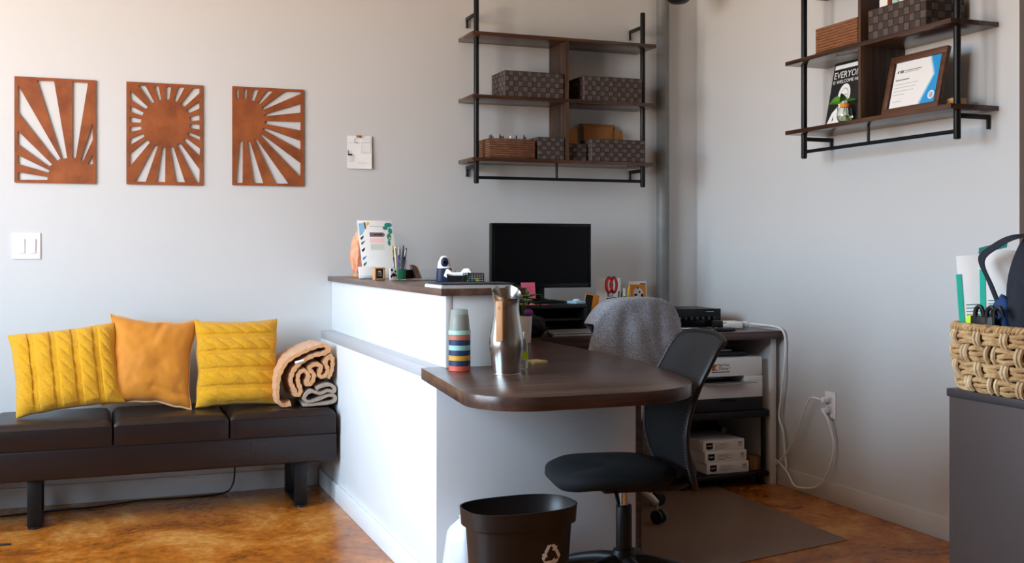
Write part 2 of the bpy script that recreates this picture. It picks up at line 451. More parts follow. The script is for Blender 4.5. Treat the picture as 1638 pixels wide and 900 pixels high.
def rounded(poly):
    """poly: list of (x, y, radius)"""
    out = []; n = len(poly)
    for i in range(n):
        x, y, r = poly[i]; p = Vector((x, y))
        a = Vector(poly[i-1][:2]); b = Vector(poly[(i+1) % n][:2])
        if r <= 0: out.append((x, y)); continue
        u = (a-p).normalized(); v = (b-p).normalized()
        ang = u.angle(v); d = r/math.tan(ang/2)
        s = p+u*d; e = p+v*d; c = p+(u+v).normalized()*(r/math.sin(ang/2))
        a0 = math.atan2(s.y-c.y, s.x-c.x); a1 = math.atan2(e.y-c.y, e.x-c.x)
        da = (a1-a0+PI) % (2*PI)-PI
        for k in range(13):
            t = a0+da*k/12; out.append((c.x+r*math.cos(t), c.y+r*math.sin(t)))
    return out
DESK = rounded([(1.015, 3.487, 0), (0.935, 2.68, 0.17), (1.635, 2.685, 0.30), (1.805, 3.45, 0), (1.805, 4.458, 0), (1.335, 4.458, 0), (1.335, 3.487, 0)])
tag(G().prism([(x-1.0, y-2.7) for x, y in DESK], 0, 0.038, bev=0.0015).obj('peninsula_desk', 'desk_wood', loc=(1.0, 2.7, 0.706)),
    'dark walnut peninsula desk top with rounded corners below the white counter', 'desk')
t = thing('wall_desk', 'dark walnut work desk along the back wall with white side panel', 'desk', (1.335, 4.46, 0))
G().box((0, 0, 0.706), (3.10-1.335, W-4.46-0.002, 0.744), 0.002).obj('worktop', 'desk_wood', t)
plab(G().box((3.058-1.335, 0.035, 0), (3.09-1.335, W-4.46-0.015, 0.706), 0.001).obj('side_panel', 'white_laminate', t), 'white side panel')

# ------------------------------------------------------------------ wall art
def bil(q, x, y):
    """zoomed-photo pixel -> 0..1 panel coordinates (quad tl,tr,bl,br)"""
    tl, tr, bl, br = q; u = v = 0.5
    for _ in range(12):
        xl = tl[0]+(bl[0]-tl[0])*v; xr = tr[0]+(br[0]-tr[0])*v
        u = (x-xl)/(xr-xl)
        yt = tl[1]+(tr[1]-tl[1])*u; yb = bl[1]+(br[1]-bl[1])*u
        v = (y-yt)/(yb-yt)
    return u, v
def sun_panel(name, label, q, holes, x0, z0, w, h):
    bm = bmesh.new()
    loops = [[(0, 0), (w, 0), (w, h), (0, h)]]
    for hl in holes:
        pts = []
        for p in hl:
            u, v = bil(q, *p); pts.append((u*w, (1-v)*h))
        loops.append(pts)
    edges = []
    for lp in loops:
        vs = [bm.verts.new((x, y, 0)) for x, y in lp]
        for i in range(len(vs)): edges.append(bm.edges.new((vs[i], vs[(i+1) % len(vs)])))
    bmesh.ops.triangle_fill(bm, use_beauty=True, edges=edges)
    r = bmesh.ops.extrude_face_region(bm, geom=bm.faces[:])
    bmesh.ops.translate(bm, vec=(0, 0, 0.006), verts=[v for v in r['geom'] if isinstance(v, bmesh.types.BMVert)])
    bmesh.ops.recalc_face_normals(bm, faces=bm.faces)
    bmesh.ops.transform(bm, matrix=FRONT, verts=bm.verts)
    gg = G(); gg.bm.free(); gg.bm = bm
    return tag(gg.obj(name, 'rust', smooth=False, loc=(x0, W-0.004, z0)), label, 'wall art', 'rusty sunburst panels on the back wall')
H1 = [[(77, 122), (78, 238), (240, 445), (255, 432)], [(155, 103), (226, 104), (284, 430), (262, 434)], [(303, 108), (370, 111), (320, 430), (305, 430)],
      [(391, 283), (392, 352), (352, 442), (340, 438)], [(392, 416), (393, 456), (370, 457)], [(77, 315), (78, 372), (207, 466), (222, 458)],
      [(78, 418), (80, 455), (205, 492), (210, 483)], [(80, 490), (80, 522), (202, 523), (202, 510)]]
sun_panel('sunburst_panel', 'rust brown sunburst cutout with a half sun at the bottom corner', [(62, 85), (403, 101), (65, 533), (407, 540)], H1, -0.318, 1.429, 0.334, 0.466)
c2 = (697, 282); H2 = []
for a, b, *cn in [((578, 123), (608, 124)), ((643, 125), (663, 125)), ((692, 126), (715, 126)), ((743, 127), (772, 127)), ((805, 130), (836, 150), (836, 130)),
             ((836, 185), (838, 215)), ((839, 240), (840, 265)), ((841, 283), (842, 305)), ((844, 335), (845, 352)), ((846, 385), (846, 420)),
             ((848, 475), (835, 530), (848, 530)), ((787, 530), (747, 530)), ((703, 531), (667, 531)), ((622, 531), (577, 531)),
             ((553, 470), (552, 412)), ((551, 378), (550, 350)), ((549, 322), (549, 300)), ((549, 280), (548, 258)), ((548, 235), (547, 210)), ((546, 182), (545, 145))]:
    def inn(p):
        d = Vector((p[0]-c2[0], p[1]-c2[1])); d *= 103/d.length; return (c2[0]+d.x, c2[1]+d.y)
    H2.append([a] + list(cn) + [b, inn(b), inn(a)])
sun_panel('sunburst_panel', 'rust brown sunburst cutout with a full round sun in the middle', [(529, 107), (848, 117), (543, 543), (862, 543)], H2, 0.146, 1.431, 0.334, 0.466)
H3 = [[(995, 140), (1007, 140), (1009, 180), (997, 180)], [(1029, 140), (1043, 140), (1040, 180), (1027, 180)], [(1067, 142), (1090, 142), (1073, 189), (1056, 185)],
      [(1124, 146), (1152, 146), (1099, 202), (1086, 198)], [(1200, 148), (1271, 150), (1270, 157), (1112, 226), (1104, 218)],
      [(1271, 198), (1271, 237), (1117, 253), (1117, 245)], [(1272, 276), (1272, 312), (1118, 285), (1119, 273)], [(1272, 356), (1273, 397), (1110, 310), (1113, 302)],
      [(1273, 450), (1273, 512), (1098, 335), (1104, 328)], [(1222, 538), (1165, 538), (1075, 352), (1083, 348)], [(1115, 537), (1073, 536), (1045, 360), (1056, 358)],
      [(1028, 536), (999, 536), (1012, 360), (1027, 360)]]
sun_panel('sunburst_panel', 'rust brown sunburst cutout with a sun cropped by its side edge', [(981, 127), (1283, 140), (985, 546), (1287, 549)], H3, 0.615, 1.437, 0.334, 0.464)

# light switch, note, outlet
t = thing('light_switch', 'white double rocker light switch plate below the sunburst panels', 'switch', (-0.270, W, 1.150))
G().box((-0.0575, -0.006, -0.0575), (0.0575, -0.0005, 0.0575), 0.002).obj('plate', 'white_plastic', t)
for x in (-0.021, 0.023):
    G().box((x-0.0165, -0.0075, -0.034), (x+0.0165, -0.004, 0.034), 0.001).obj('rocker_frame', 'white_plastic', t)
    G().box((x-0.0145, -0.0115, -0.031), (x+0.0145, -0.006, 0.031), 0.0015, mtx=Matrix.Rotation(0.04, 4, 'X')).obj('rocker', 'white_plastic', t)
    for z in (0.048, -0.048): G().cyl((x, -0.0068, z), (x, -0.0055, z), 0.0028, seg=10).obj('screw', 'white_plastic', t)
t = thing('wall_note', 'white printed sheet pinned to the wall beside the sunburst panels', 'paper', (1.162, W, 1.529))
G().sheet(lambda u, v: (u*0.121, -0.003-0.006*u*u-0.004*(1-v), v*0.161), 8, 8, 0.0008).obj('sheet', 'paper', t)
mx = Matrix.Translation((0, -0.0105, 0)) @ FRONT
for r_ in [(0.002, 0.066, 0.006, 0.089), (0.002, 0.064, 0.024, 0.071)]: flat(rect(*r_), mx, 'ink', 'printed_mark', t)
for r_ in [(0.002, 0.127, 0.055, 0.1276), (0.07, 0.127, 0.116, 0.128), (0.07, 0.078, 0.116, 0.079), (0.05, 0.028, 0.116, 0.0287),
           (0.115, 0.078, 0.1158, 0.16), (0.07, 0.078, 0.0706, 0.128), (0.036, 0.125, 0.0385, 0.15), (0.038, 0.126, 0.052, 0.1285), (0.005, 0.03, 0.0056, 0.06)]:
    flat(rect(*r_), mx, 'mid_ink', 'printed_line', t)
for i in range(6): flat(rect(0.012+0.004*(i % 2), 0.034+i*0.006, 0.03+0.003*(i % 3), 0.0352+i*0.006), mx, 'faint_ink', 'printed_line', t)
for i in range(4):
    flat(rect(0.075, 0.084+i*0.01, 0.112, 0.0847+i*0.01), mx, 'faint_ink', 'printed_line', t); flat(rect(0.075, 0.134+i*0.006, 0.112, 0.1347+i*0.006), mx, 'faint_ink', 'printed_line', t)
plab(G().box((0.043, -0.013, 0.152), (0.068, -0.0118, 0.163), 0.0004).obj('tape', 'kraft', t), 'piece of tan tape')
G().ball((0.060, -0.014, 0.158), 0.004, 10, 8).obj('pin', 'rust', t)

t = thing('wall_outlet', 'white electrical outlet with two plugs on the right wall', 'outlet', (R, 4.106, 0.433))
G().box((-0.006, -0.037, -0.06), (-0.0005, 0.037, 0.06), 0.002).obj('plate', 'white_plastic', t)
for z in (0.022, -0.022): G().box((-0.009, -0.017, z-0.014), (-0.004, 0.017, z+0.014), 0.003).obj('socket', 'trim', t)
def cord_thing(name, label, pts, r, m, plug=None, smooth=8):
    o = thing(name, label, 'cord', (0, 0, 0))
    o.location = pts[0]
    b = Vector(pts[0])
    G().tube([Vector(p)-b for p in pts], r, 8, smooth).obj('cord', m, o)
    if plug: plug(o)
    return o
def plug_box(x, y, z, m):
    def f(o):
        l = o.location
        G().box((x-l.x, y-0.014-l.y, z-0.011-l.z), (x+0.03-l.x, y+0.014-l.y, z+0.011-l.z), 0.004).obj('plug', m, o)
    return f
cord_thing('white_cable', 'white power cord swagging from the upper outlet socket to the desk', [(R-0.04, 4.13, 0.455), (R-0.045, 4.20, 0.452), (R-0.045, 4.26, 0.36), (R-0.03, 4.34, 0.24), (R-0.03, 4.45, 0.125), (R-0.022, 4.53, 0.09), (R-0.017, 4.60, 0.12)], 0.0045, 'white_plastic', plug_box(R-0.04, 4.118, 0.455, 'white_plastic'))
cord_thing('white_cable', 'white power cord looping from the lower outlet socket down over the baseboard', [(R-0.038, 4.115, 0.407), (R-0.04, 4.075, 0.37), (R-0.03, 4.05, 0.28), (R-0.03, 4.06, 0.2), (R-0.03, 4.10, 0.12), (R-0.03, 4.17, 0.055), (R-0.035, 4.27, 0.028), (R-0.04, 4.33, 0.03), (R-0.03, 4.39, 0.07), (R-0.03, 4.45, 0.105), (R-0.026, 4.56, 0.14)], 0.0045, 'white_plastic', plug_box(R-0.04, 4.115, 0.408, 'white_plastic'))

# ------------------------------------------------------------------ shelf units
def shelf_unit(label, loc, rotz, z0, mat_h='shelf_wood'):
    t = thing('wall_shelf', label, 'shelf', (loc[0], loc[1], z0), rotz)
    L, D, S = 1.01, 0.225, 0.308
    for k in range(3):
        G().box((0, -D, k*S-0.009), (L, -0.002, k*S+0.009), 0.001).obj('shelf_board', mat_h, t)
    for k in range(2):
        G().box((0.497, -D+0.001, k*S+0.0092), (0.513, -0.006, (k+1)*S-0.0092)).obj('divider', 'shelf_wood_v', t)
    for x in (0.043, 0.967):
        G().cyl((x, -0.155, -0.115), (x, -0.155, 0.80), 0.0132, seg=18, bev=0.005).obj('post', 'black_metal', t)
        for z in (-0.028, 0.725):
            a = G().box((x-0.006, -0.145, z-0.009), (x+0.006, -0.004, z+0.009), 0.002)
            a.cyl((x, -0.01, z), (x, -0.01, z-0.045), 0.0065, seg=12, bev=0.003)
            a.obj('bracket', 'black_metal', t)
    G().cyl((0.043, -0.155, -0.085), (0.967, -0.155, -0.085), 0.0078, seg=14).obj('rail', 'black_metal', t)
    G().cyl((0.475, -0.155, -0.085), (0.475, -0.155, -0.008), 0.0065, seg=12).obj('strut', 'black_metal', t)
    return t
shelf_unit('wood and black pipe shelf unit on the back wall above the monitor', (1.733, W), 0, 1.576)
shelf_unit('wood and black pipe shelf unit on the right wall holding a certificate', (R, 4.135), -PI/2, 1.653)

def woven_basket(label, x0, x1, y0, y1, z, h, cell=0.0245, tr=None, group='dark woven storage baskets'):
    """x0..x1 along, y0 (front) .. y1 (back); tr maps it into the shelf unit's place (loc, rotz)"""
    loc, rz = tr if tr else ((0, 0), 0)
    t = thing('woven_basket', label, 'basket', (loc[0], loc[1], z), rz, group)
    th = 0.004
    g = G().box((x0+th, y0+th, 0.001), (x1-th, y1-th, 0.006))
    g.box((x0+th, y0+th, 0.001), (x1-th, y0+2*th, h-0.001)).box((x0+th, y1-2*th, 0.001), (x1-th, y1-th, h-0.001))
    g.box((x0+th, y0+2*th, 0.001), (x0+2*th, y1-2*th, h-0.001)).box((x1-2*th, y0+2*th, 0.001), (x1-th, y1-2*th, h-0.001))
    g.obj('lining', 'weave_inner', t, smooth=False)
    bl, bd = G(), G()
    def side(o, du, n, length):
        cols = max(2, round(length/cell)); rows = max(3, round(h/cell)); cw = length/cols; rh = h/rows
        for i in range(cols):
            for j in range(rows):
                b = bl if (i+j) % 2 else bd
                e = 0.0006 + (0.0014 if (i+j) % 2 else 0.0)
                i0, i1, j0, j1 = i*cw, (i+1)*cw, j*rh, (j+1)*rh
                m = 0.0016
                base = [(i0, j0), (i1, j0), (i1, j1), (i0, j1)]
                top = [(i0+m, j0+m), (i1-m, j0+m), (i1-m, j1-m), (i0+m, j1-m)]
                P = lambda p, d: (o[0]+du[0]*p[0]+n[0]*d, o[1]+du[1]*p[0]+n[1]*d, p[1]+0.0005)
                vb = [b.bm.verts.new(P(p, -0.003)) for p in base]; vt = [b.bm.verts.new(P(p, e)) for p in top]
                b.bm.faces.new(vt)
                for k in range(4): b.bm.faces.new((vb[k], vb[(k+1) % 4], vt[(k+1) % 4], vt[k]))
    side((x0, y0+0.002), (1, 0), (0, -1), x1-x0)
    side((x1, y1-0.002), (-1, 0), (0, 1), x1-x0)
    side((x0+0.002, y1), (0, -1), (-1, 0), y1-y0)
    side((x1-0.002, y0), (0, 1), (1, 0), y1-y0)
    stuff(bl.obj('light_weave', 'weave_light', t, smooth=False)); stuff(bd.obj('dark_weave', 'weave_dark', t, smooth=False))
    g = G().box((x0, y0, h-0.006), (x1, y0+0.006, h), 0.002).box((x0, y1-0.006, h-0.006), (x1, y1, h), 0.002)
    g.box((x0, y0, h-0.006), (x0+0.006, y1, h), 0.002).box((x1-0.006, y0, h-0.006), (x1, y1, h), 0.002)
    g.obj('rim', 'weave_dark', t)
    return t
def brown_basket(label, x0, x1, y0, y1, z, h, m, tr=None, solid=False):
    loc, rz = tr if tr else ((0, 0), 0)
    t = thing('woven_basket', label, 'basket', (loc[0], loc[1], z), rz)
    th = 0.007
    G().box((x0, y0, 0.0005), (x1, y1, 0.008), 0.002).obj('bottom', m, t)
    for a, b in [((x0, y0), (x1, y0+th)), ((x0, y1-th), (x1, y1)), ((x0, y0+th), (x0+th, y1-th)), ((x1-th, y0+th), (x1, y1-th))]:
        # rope courses
        g = G()
        n = 9
        for k in range(n):
            zz = h*(k+0.5)/n
            g.box((a[0], a[1], h*k/n+0.001), (b[0], b[1], h*(k+1)/n), 0.0022)
        stuff(g.obj('side', m, t))
    return t
Z1, Z2 = 1.5855, 1.8935
woven_basket('long dark woven basket on the middle shelf left of the divider above the monitor', 1.905, 2.225, 5.075, 5.265, Z2, 0.128)
woven_basket('long dark woven basket on the middle shelf right of the divider above the monitor', 2.335, 2.668, 5.075, 5.265, Z2, 0.126)
brown_basket('brown rope basket holding small markers on the bottom shelf above the monitor', 1.823, 2.066, 5.07, 5.25, Z1, 0.098, 'brown_weave')
woven_basket('short dark woven basket beside the brown rope basket', 2.082, 2.224, 5.07, 5.25, Z1, 0.112)
woven_basket('narrow dark woven basket holding an upright kraft envelope', 2.258, 2.362, 5.10, 5.26, Z1, 0.088)
woven_basket('wide dark woven basket in front of stacked kraft envelopes', 2.372, 2.676, 5.062, 5.20, Z1, 0.113)
mk = [(1.842, 'teal_dark'), (1.862, 'black_plastic'), (1.882, 'blue_cloth'), (1.897, 'black_plastic'), (1.915, 'navy'), (1.936, 'black_plastic'), (1.953, 'paper'), (1.996, 'black_plastic'), (2.008, 'black_plastic'), (2.026, 'navy'), (2.045, 'black_plastic')]
for i, (x, m) in enumerate(mk):
    t = thing('marker', {'teal_dark': 'teal capped marker in the brown rope basket', 'paper': 'white capped marker in the brown rope basket', 'blue_cloth': 'blue capped marker in the brown rope basket', 'navy': 'navy capped marker in the brown rope basket'}.get(m, 'black capped marker in the brown rope basket'), 'marker', (x, 5.12+0.03*(i % 3), Z1+0.0085), 0, 'markers in the brown rope basket')
    G().cyl((0, 0, 0), (0, 0, 0.09), 0.006, seg=10).obj('barrel', 'black_plastic', t)
    G().cyl((0, 0, 0.0902), (0, 0, 0.108+0.006*(i % 2)), 0.005, 0.003, seg=10).obj('cap', m, t)
def envelope(label, x0, x1, y, z, h, tilt, roll=0.0, th=0.006):
    t = thing('kraft_envelope', label, 'envelope', ((x0+x1)/2, y, z), 0, 'kraft envelopes on the bottom shelf')
    w = x1-x0
    mx = Matrix.Rotation(-tilt, 4, 'X') @ Matrix.Rotation(roll, 4, 'Y')
    G().box((-w/2, -th/2, 0.002), (w/2, th/2, h), 0.002, mtx=mx).obj('sleeve', 'kraft', t)
    G().prism([(-w/2+0.004, h-0.002), (w/2-0.004, h-0.002), (w/2-0.03, h-0.05), (-w/2+0.03, h-0.05)], 0, 0.0012, mx @ Matrix.Translation((0, -th/2, 0)) @ FRONT).obj('flap', 'kraft', t, smooth=False)
envelope('kraft envelope standing upright in the narrow dark woven basket', 2.267, 2.340, 5.15, Z1+0.0065, 0.165, 0.15, 0.0)
envelope('large kraft envelope leaning against the wall behind the wide woven basket', 2.40, 2.60, 5.232, Z1+0.001, 0.212, 0.13)
envelope('front kraft envelope with slanted side behind the wide woven basket', 2.405, 2.575, 5.214, Z1+0.001, 0.195, 0.10)
envelope('short kraft envelope poking out beside the large kraft envelopes', 2.56, 2.645, 5.222, Z1+0.001, 0.180, 0.10, -0.06)

# right shelf contents: local frame of that unit
TR = ((R, 4.135), -PI/2)
def RS(x, y, z): # local (along, depth, z) -> world
    return (R+y, 4.135-x, z)
ZR1, ZR2 = 1.6625, 1.9705
woven_basket('dark woven basket with books on the middle shelf of the right wall unit', 0.548, 0.872, -0.215, -0.03, ZR2, 0.118, 0.030, TR, group=None)
brown_basket('tan brown basket beside the divider on the right wall shelf unit', 0.205, 0.480, -0.215, -0.06, ZR2, 0.108, 'tan_weave', TR)
def placed(name, label, cat, x, y, z, rot=0.0, group=None):
    return thing(name, label, cat, RS(x, y, z), -PI/2+rot, group)
for i, (x, w, h, m) in enumerate([(0.585, 0.05, 0.15, 'copper'), (0.66, 0.03, 0.155, 'paper'), (0.70, 0.032, 0.16, 'teal_dark'), (0.745, 0.035, 0.158, 'paper')]):
    t = placed('book', ['copper coloured book', 'white book', 'dark teal book', 'white hardback book'][i]+[' nearest the divider in the woven basket', ' beside the copper one in the woven basket', ' standing in the woven basket', ' behind the teal one in the woven basket'][i], 'book', x, -0.12, ZR2+0.0065, 0.0, 'books in the woven basket')
    G().box((0, -0.07, 0), (w, 0.07, h), 0.002).obj('cover', m, t)
    G().box((0.002, -0.0715, 0.003), (w-0.002, -0.0702, h-0.003)).obj('spine_label', 'paper' if m != 'paper' else 'mint', t, smooth=False)
# poster
tp = placed('poster', 'black and white poster reading everyone is welcome here behind the jar', 'poster', 0.203, -0.165, ZR1+0.001)
lean = Matrix.Rotation(-0.20, 4, 'X')
G().box((0, 0, 0.0), (0.216, 0.004, 0.279), 0.0005, mtx=lean).obj('board', 'ink', tp)
PM = lean @ Matrix.Translation((0, -0.0003, 0)) @ FRONT
flat(rect(0.008, 0.248, 0.208, 0.266), PM, 'paper', 'white_band', tp)
text_part('lettering', 'EVERYONE', 0.042, 'paper', tp, PM @ Matrix.Translation((0.008, 0.207, 0)), 0.0006, width=0.196)
text_part('lettering', 'IS WELCOME HERE', 0.021, 'paper', tp, PM @ Matrix.Translation((0.008, 0.184, 0)), 0.0006, width=0.196)
def ell(cx, cy, rx, ry, n=24, a0=0, a1=2*PI): return [(cx+rx*math.cos(a0+(a1-a0)*i/n), cy+ry*math.sin(a0+(a1-a0)*i/n)) for i in range(n)]
flat([(0.008, 0.004), (0.150, 0.004), (0.148, 0.05), (0.125, 0.085), (0.075, 0.085), (0.035, 0.055)], PM, 'paper', 'figure_shoulders', tp)
flat(ell(0.098, 0.125, 0.040, 0.053), PM, 'paper', 'figure_hood', tp, 0.0006)
flat(ell(0.100, 0.122, 0.027, 0.038), PM, 'faint_ink', 'figure_shade', tp, 0.0008)
flat(ell(0.099, 0.121, 0.024, 0.034), PM, 'paper', 'figure_face', tp, 0.0010)
for r_ in [(0.083, 0.128, 0.094, 0.131), (0.104, 0.128, 0.115, 0.131), (0.094, 0.103, 0.106, 0.106), (0.098, 0.113, 0.101, 0.121)]: flat(rect(*r_), PM, 'ink', 'figure_feature', tp, 0.0012)
flat([(0.04, 0.015), (0.048, 0.04), (0.052, 0.018), (0.046, 0.024)], PM, 'ink', 'figure_fold', tp, 0.0012)
flat([(0.07, 0.06), (0.066, 0.075), (0.074, 0.083), (0.072, 0.066)], PM, 'ink', 'figure_fold', tp, 0.0012)
# jar with cutting
t = placed('plant_jar', 'round glass jar with a cork collar and leafy green cutting', 'plant', 0.372, -0.19, ZR1+0.0005)
G().lathe([(0.0005, 0.001), (0.026, 0.001), (0.033, 0.012), (0.035, 0.03), (0.031, 0.05), (0.022, 0.061), (0.0205, 0.061), (0.029, 0.049), (0.0328, 0.03), (0.031, 0.013), (0.025, 0.004), (0.0005, 0.004)], seg=28).obj('glass', 'glass', t)
G().lathe([(0.0005, 0.0045), (0.0245, 0.0045), (0.0305, 0.0135), (0.0322, 0.026), (0.0005, 0.026)], seg=28).obj('water', 'water', t)
G().lathe([(0.012, 0.0612), (0.0205, 0.0612), (0.0215, 0.072), (0.019, 0.078), (0.012, 0.078)], seg=22).obj('cork_collar', 'orange', t)
for k in range(4): G().tube([(0.004*math.cos(k), 0.004*math.sin(k), 0.07), (0.01*math.cos(k*1.7), 0.01*math.sin(k*1.7), 0.035), (0.016*math.cos(k*2.4), 0.016*math.sin(k*2.4), 0.012)], 0.0011, 6, 4).obj('root', 'leaf', t)
def leaf_fn(L, w, bend, fold=0.25):
    def f(u, v):
        s = v; ww = w*math.sin(PI*min(1, s**0.8))*(1-0.25*s)
        x = (u-0.5)*ww
        return (x, L*s, bend*s*s+fold*abs(x))
    return f
def leaf(parent, L, w, base, yaw, pitch, roll=0.0, m='leaf', bend=-0.2):
    mx = Matrix.Translation(base) @ Matrix.Rotation(yaw, 4, 'Z') @ Matrix.Rotation(pitch, 4, 'X') @ Matrix.Rotation(roll, 4, 'Y')
    G().sheet(leaf_fn(L, w, bend*L), 4, 10, 0.0006, mtx=mx).obj('leaf', m, parent)
G().tube([(0, 0, 0.04), (-0.004, 0, 0.08), (-0.012, -0.004, 0.10)], 0.0016, 6, 4).obj('stem', 'leaf', t)
leaf(t, 0.066, 0.038, (-0.004, -0.01, 0.098), PI/2+0.15, -0.15, 0.95)
leaf(t, 0.055, 0.036, (0.006, -0.008, 0.112), -PI/2-0.9, -0.5, -0.9)
leaf(t, 0.045, 0.03, (0.004, 0.0, 0.088), -PI/2+0.7, 0.25, 0.6)
# certificate
t = placed('certificate_frame', 'brown wooden frame with a white and blue certificate leaning on the shelf', 'picture frame', 0.585, -0.185, ZR1+0.001)
lean = Matrix.Rotation(-0.22, 4, 'X'); fw, fh, b = 0.312, 0.240, 0.026
for nme, r_ in [('rail', (0, 0, fw, b)), ('rail', (0, fh-b, fw, fh)), ('stile', (0, b, b, fh-b)), ('stile', (fw-b, b, fw, fh-b))]:
    G().box((r_[0], 0, r_[1]), (r_[2], 0.018, r_[3]), 0.0015, mtx=lean).obj('frame_'+nme, 'frame_wood', t)
G().box((b-0.004, 0.008, b-0.004), (fw-b+0.004, 0.012, fh-b+0.004), mtx=lean).obj('certificate', 'paper', t, smooth=False)
CM = lean @ Matrix.Translation((0, 0.0078, 0)) @ FRONT
x0, x1, y0, y1 = b, fw-b, b, fh-b
flat([(x0, y0), (x0+0.006, y0), (x0+0.006, y1), (x0, y1)], CM, 'ink', 'side_band', t)
flat([(x1-0.062, y1), (x1, y1), (x1, y1-0.05), (x1-0.030, y1-0.074)], CM, 'sky_blue', 'blue_wedge', t)
flat([(x1-0.030, y1-0.074), (x1, y1-0.05), (x1, y0), (x1-0.092, y0)], CM, 'sky_blue', 'blue_wedge', t)
flat([(x1-0.066, y1), (x1-0.058, y1), (x1-0.026, y1-0.074), (x1-0.086, y0), (x1-0.096, y0), (x1-0.034, y1-0.074)], CM, 'pale_blue', 'pale_stripe', t, 0.0006)
flat(ell(x1-0.028, y0+0.032, 0.017, 0.017), CM, 'paper', 'seal', t, 0.0008)
flat(ell(x1-0.028, y0+0.032, 0.012, 0.013), CM, 'pale_blue', 'seal_mark', t, 0.0010)
flat([(x1-0.034, y0+0.024), (x1-0.026, y0+0.024), (x1-0.020, y0+0.040), (x1-0.027, y0+0.036)], CM, 'orange', 'seal_mark', t, 0.0012)
flat([(x0+0.020, y1-0.044), (x0+0.027, y1-0.044), (x0+0.030, y1-0.034), (x0+0.024, y1-0.034)], CM, 'navy', 'logo', t)
flat(rect(x0+0.036, y1-0.045, x0+0.056, y1-0.034), CM, 'mid_ink', 'logo', t)
for i, (l, yy, m) in enumerate([(0.095, 0.036, 'mid_ink'), (0.08, 0.043, 'faint_ink')]): flat(rect(x0+0.060, y1-yy-0.003, x0+0.060+l, y1-yy), CM, m, 'text_line', t)
flat(rect(x0+0.018, y1-0.075, x0+0.095, y1-0.071), CM, 'mid_ink', 'text_line', t)
for i, l in enumerate([0.13, 0.12, 0.11, 0.06, 0.0, 0.05]):
    if l: flat(rect(x0+0.018, y1-0.092-i*0.014, x0+0.018+l, y1-0.090-i*0.014), CM, 'faint_ink', 'text_line', t)
t = placed('wooden_block', 'small tan block behind the certificate frame on the right shelf', 'block', 0.905, -0.10, ZR1+0.0005)
G().box((-0.02, -0.03, 0), (0.02, 0.03, 0.035), 0.002).obj('body', 'tan_edge', t)
G().box((-0.0201, -0.0305, 0.012), (0.0201, -0.0302, 0.024)).obj('label_band', 'kraft', t, smooth=False)

# ------------------------------------------------------------------ bench, pillows, blankets
BX0, BX1, BY0, BY1 = -0.862, 1.017, 4.825, 5.255  # left end stretched by an added, unseen section that blocks low light underneath
t = thing('bench', 'dark brown leather bench with a row of seat cushions along the back wall', 'bench', ((BX0+BX1)/2, (BY0+BY1)/2, 0))
cx, cy = (BX0+BX1)/2, (BY0+BY1)/2
def Q(x, y, z): return (x-cx, y-cy, z)
G().box(Q(BX0, BY0+0.004, 0.196), Q(BX1, BY1, 0.322), 0.010, 3).obj('upholstered_base', 'leather', t)
edges = [BX0, BX0+0.47, 0.081, 0.551, BX1]  # leftmost cushion is the added out-of-view one
for i in range(4):
    a, b2 = edges[i]+0.004, edges[i+1]-0.004
    g = G()
    n = 24; rings = []
    def cush(u, v, a=a, b2=b2):
        x = a+(b2-a)*u; y = BY0+(BY1-BY0)*v
        e = min(u*(b2-a), (1-u)*(b2-a), v*(BY1-BY0), (1-v)*(BY1-BY0))
        rr = 0.028; k = max(0, 1-e/rr)
        z = 0.4285-0.024*(k**2.2)+0.006*math.sin(PI*u)*math.sin(PI*v)
        return Q(x, y, z)
    g.sheet(cush, 36, 32)
    tb = [Q(a, BY0, 0.323), Q(b2, BY0, 0.323), Q(b2, BY1, 0.323), Q(a, BY1, 0.323)]
    def skirt(p0, p1, n):
        def f(u, v):
            zt = 0.4045; z = 0.323+(zt-0.323)*v
            bul = 0.006*math.sin(PI*v)
            x = p0[0]+(p1[0]-p0[0])*u; y = p0[1]+(p1[1]-p0[1])*u
            return (x+n[0]*bul*min(1, 12*u, 12*(1-u)), y+n[1]*bul*min(1, 12*u, 12*(1-u)), z)
        return f
    for j, nn in enumerate([(0, -0.6), (0.3, 0), (0, 0.6), (-0.3, 0)]): g.sheet(skirt(tb[j], tb[(j+1) % 4], nn), 36, 8)
    bmesh.ops.remove_doubles(g.bm, verts=g.bm.verts, dist=0.0004); bmesh.ops.recalc_face_normals(g.bm, faces=g.bm.faces)
    cu = g.obj('seat_cushion', 'leather', t, angle=60)
    G().tube([Q(a+0.012, BY0-0.001, 0.4035), Q(b2-0.012, BY0-0.001, 0.4035)], 0.0016, 6).obj('piping', 'leather', cu)
G().box(Q(BX0+0.004, BY0+0.002, 0.3195), Q(BX1-0.004, BY0+0.008, 0.3245)).obj('seam', 'seam', t, smooth=False)
for lx in (-0.79, -0.219, 0.862):  # leftmost leg carries the added unseen section
    g = G()
    for y in (4.862, 5.125): g.box(Q(lx-0.027, y-0.012, 0.008), Q(lx+0.027, y+0.012, 0.196), 0.003)
    g.box(Q(lx-0.027, 4.862, 0.008), Q(lx+0.027, 5.125, 0.022), 0.003)
    lg = g.obj('leg', 'black_metal', t)
    for y in (4.862, 5.125): G().cyl(Q(lx, y, 0.0), Q(lx, y, 0.009), 0.024, seg=16).obj('foot_pad', 'black_plastic', lg)
BT = 0.4348

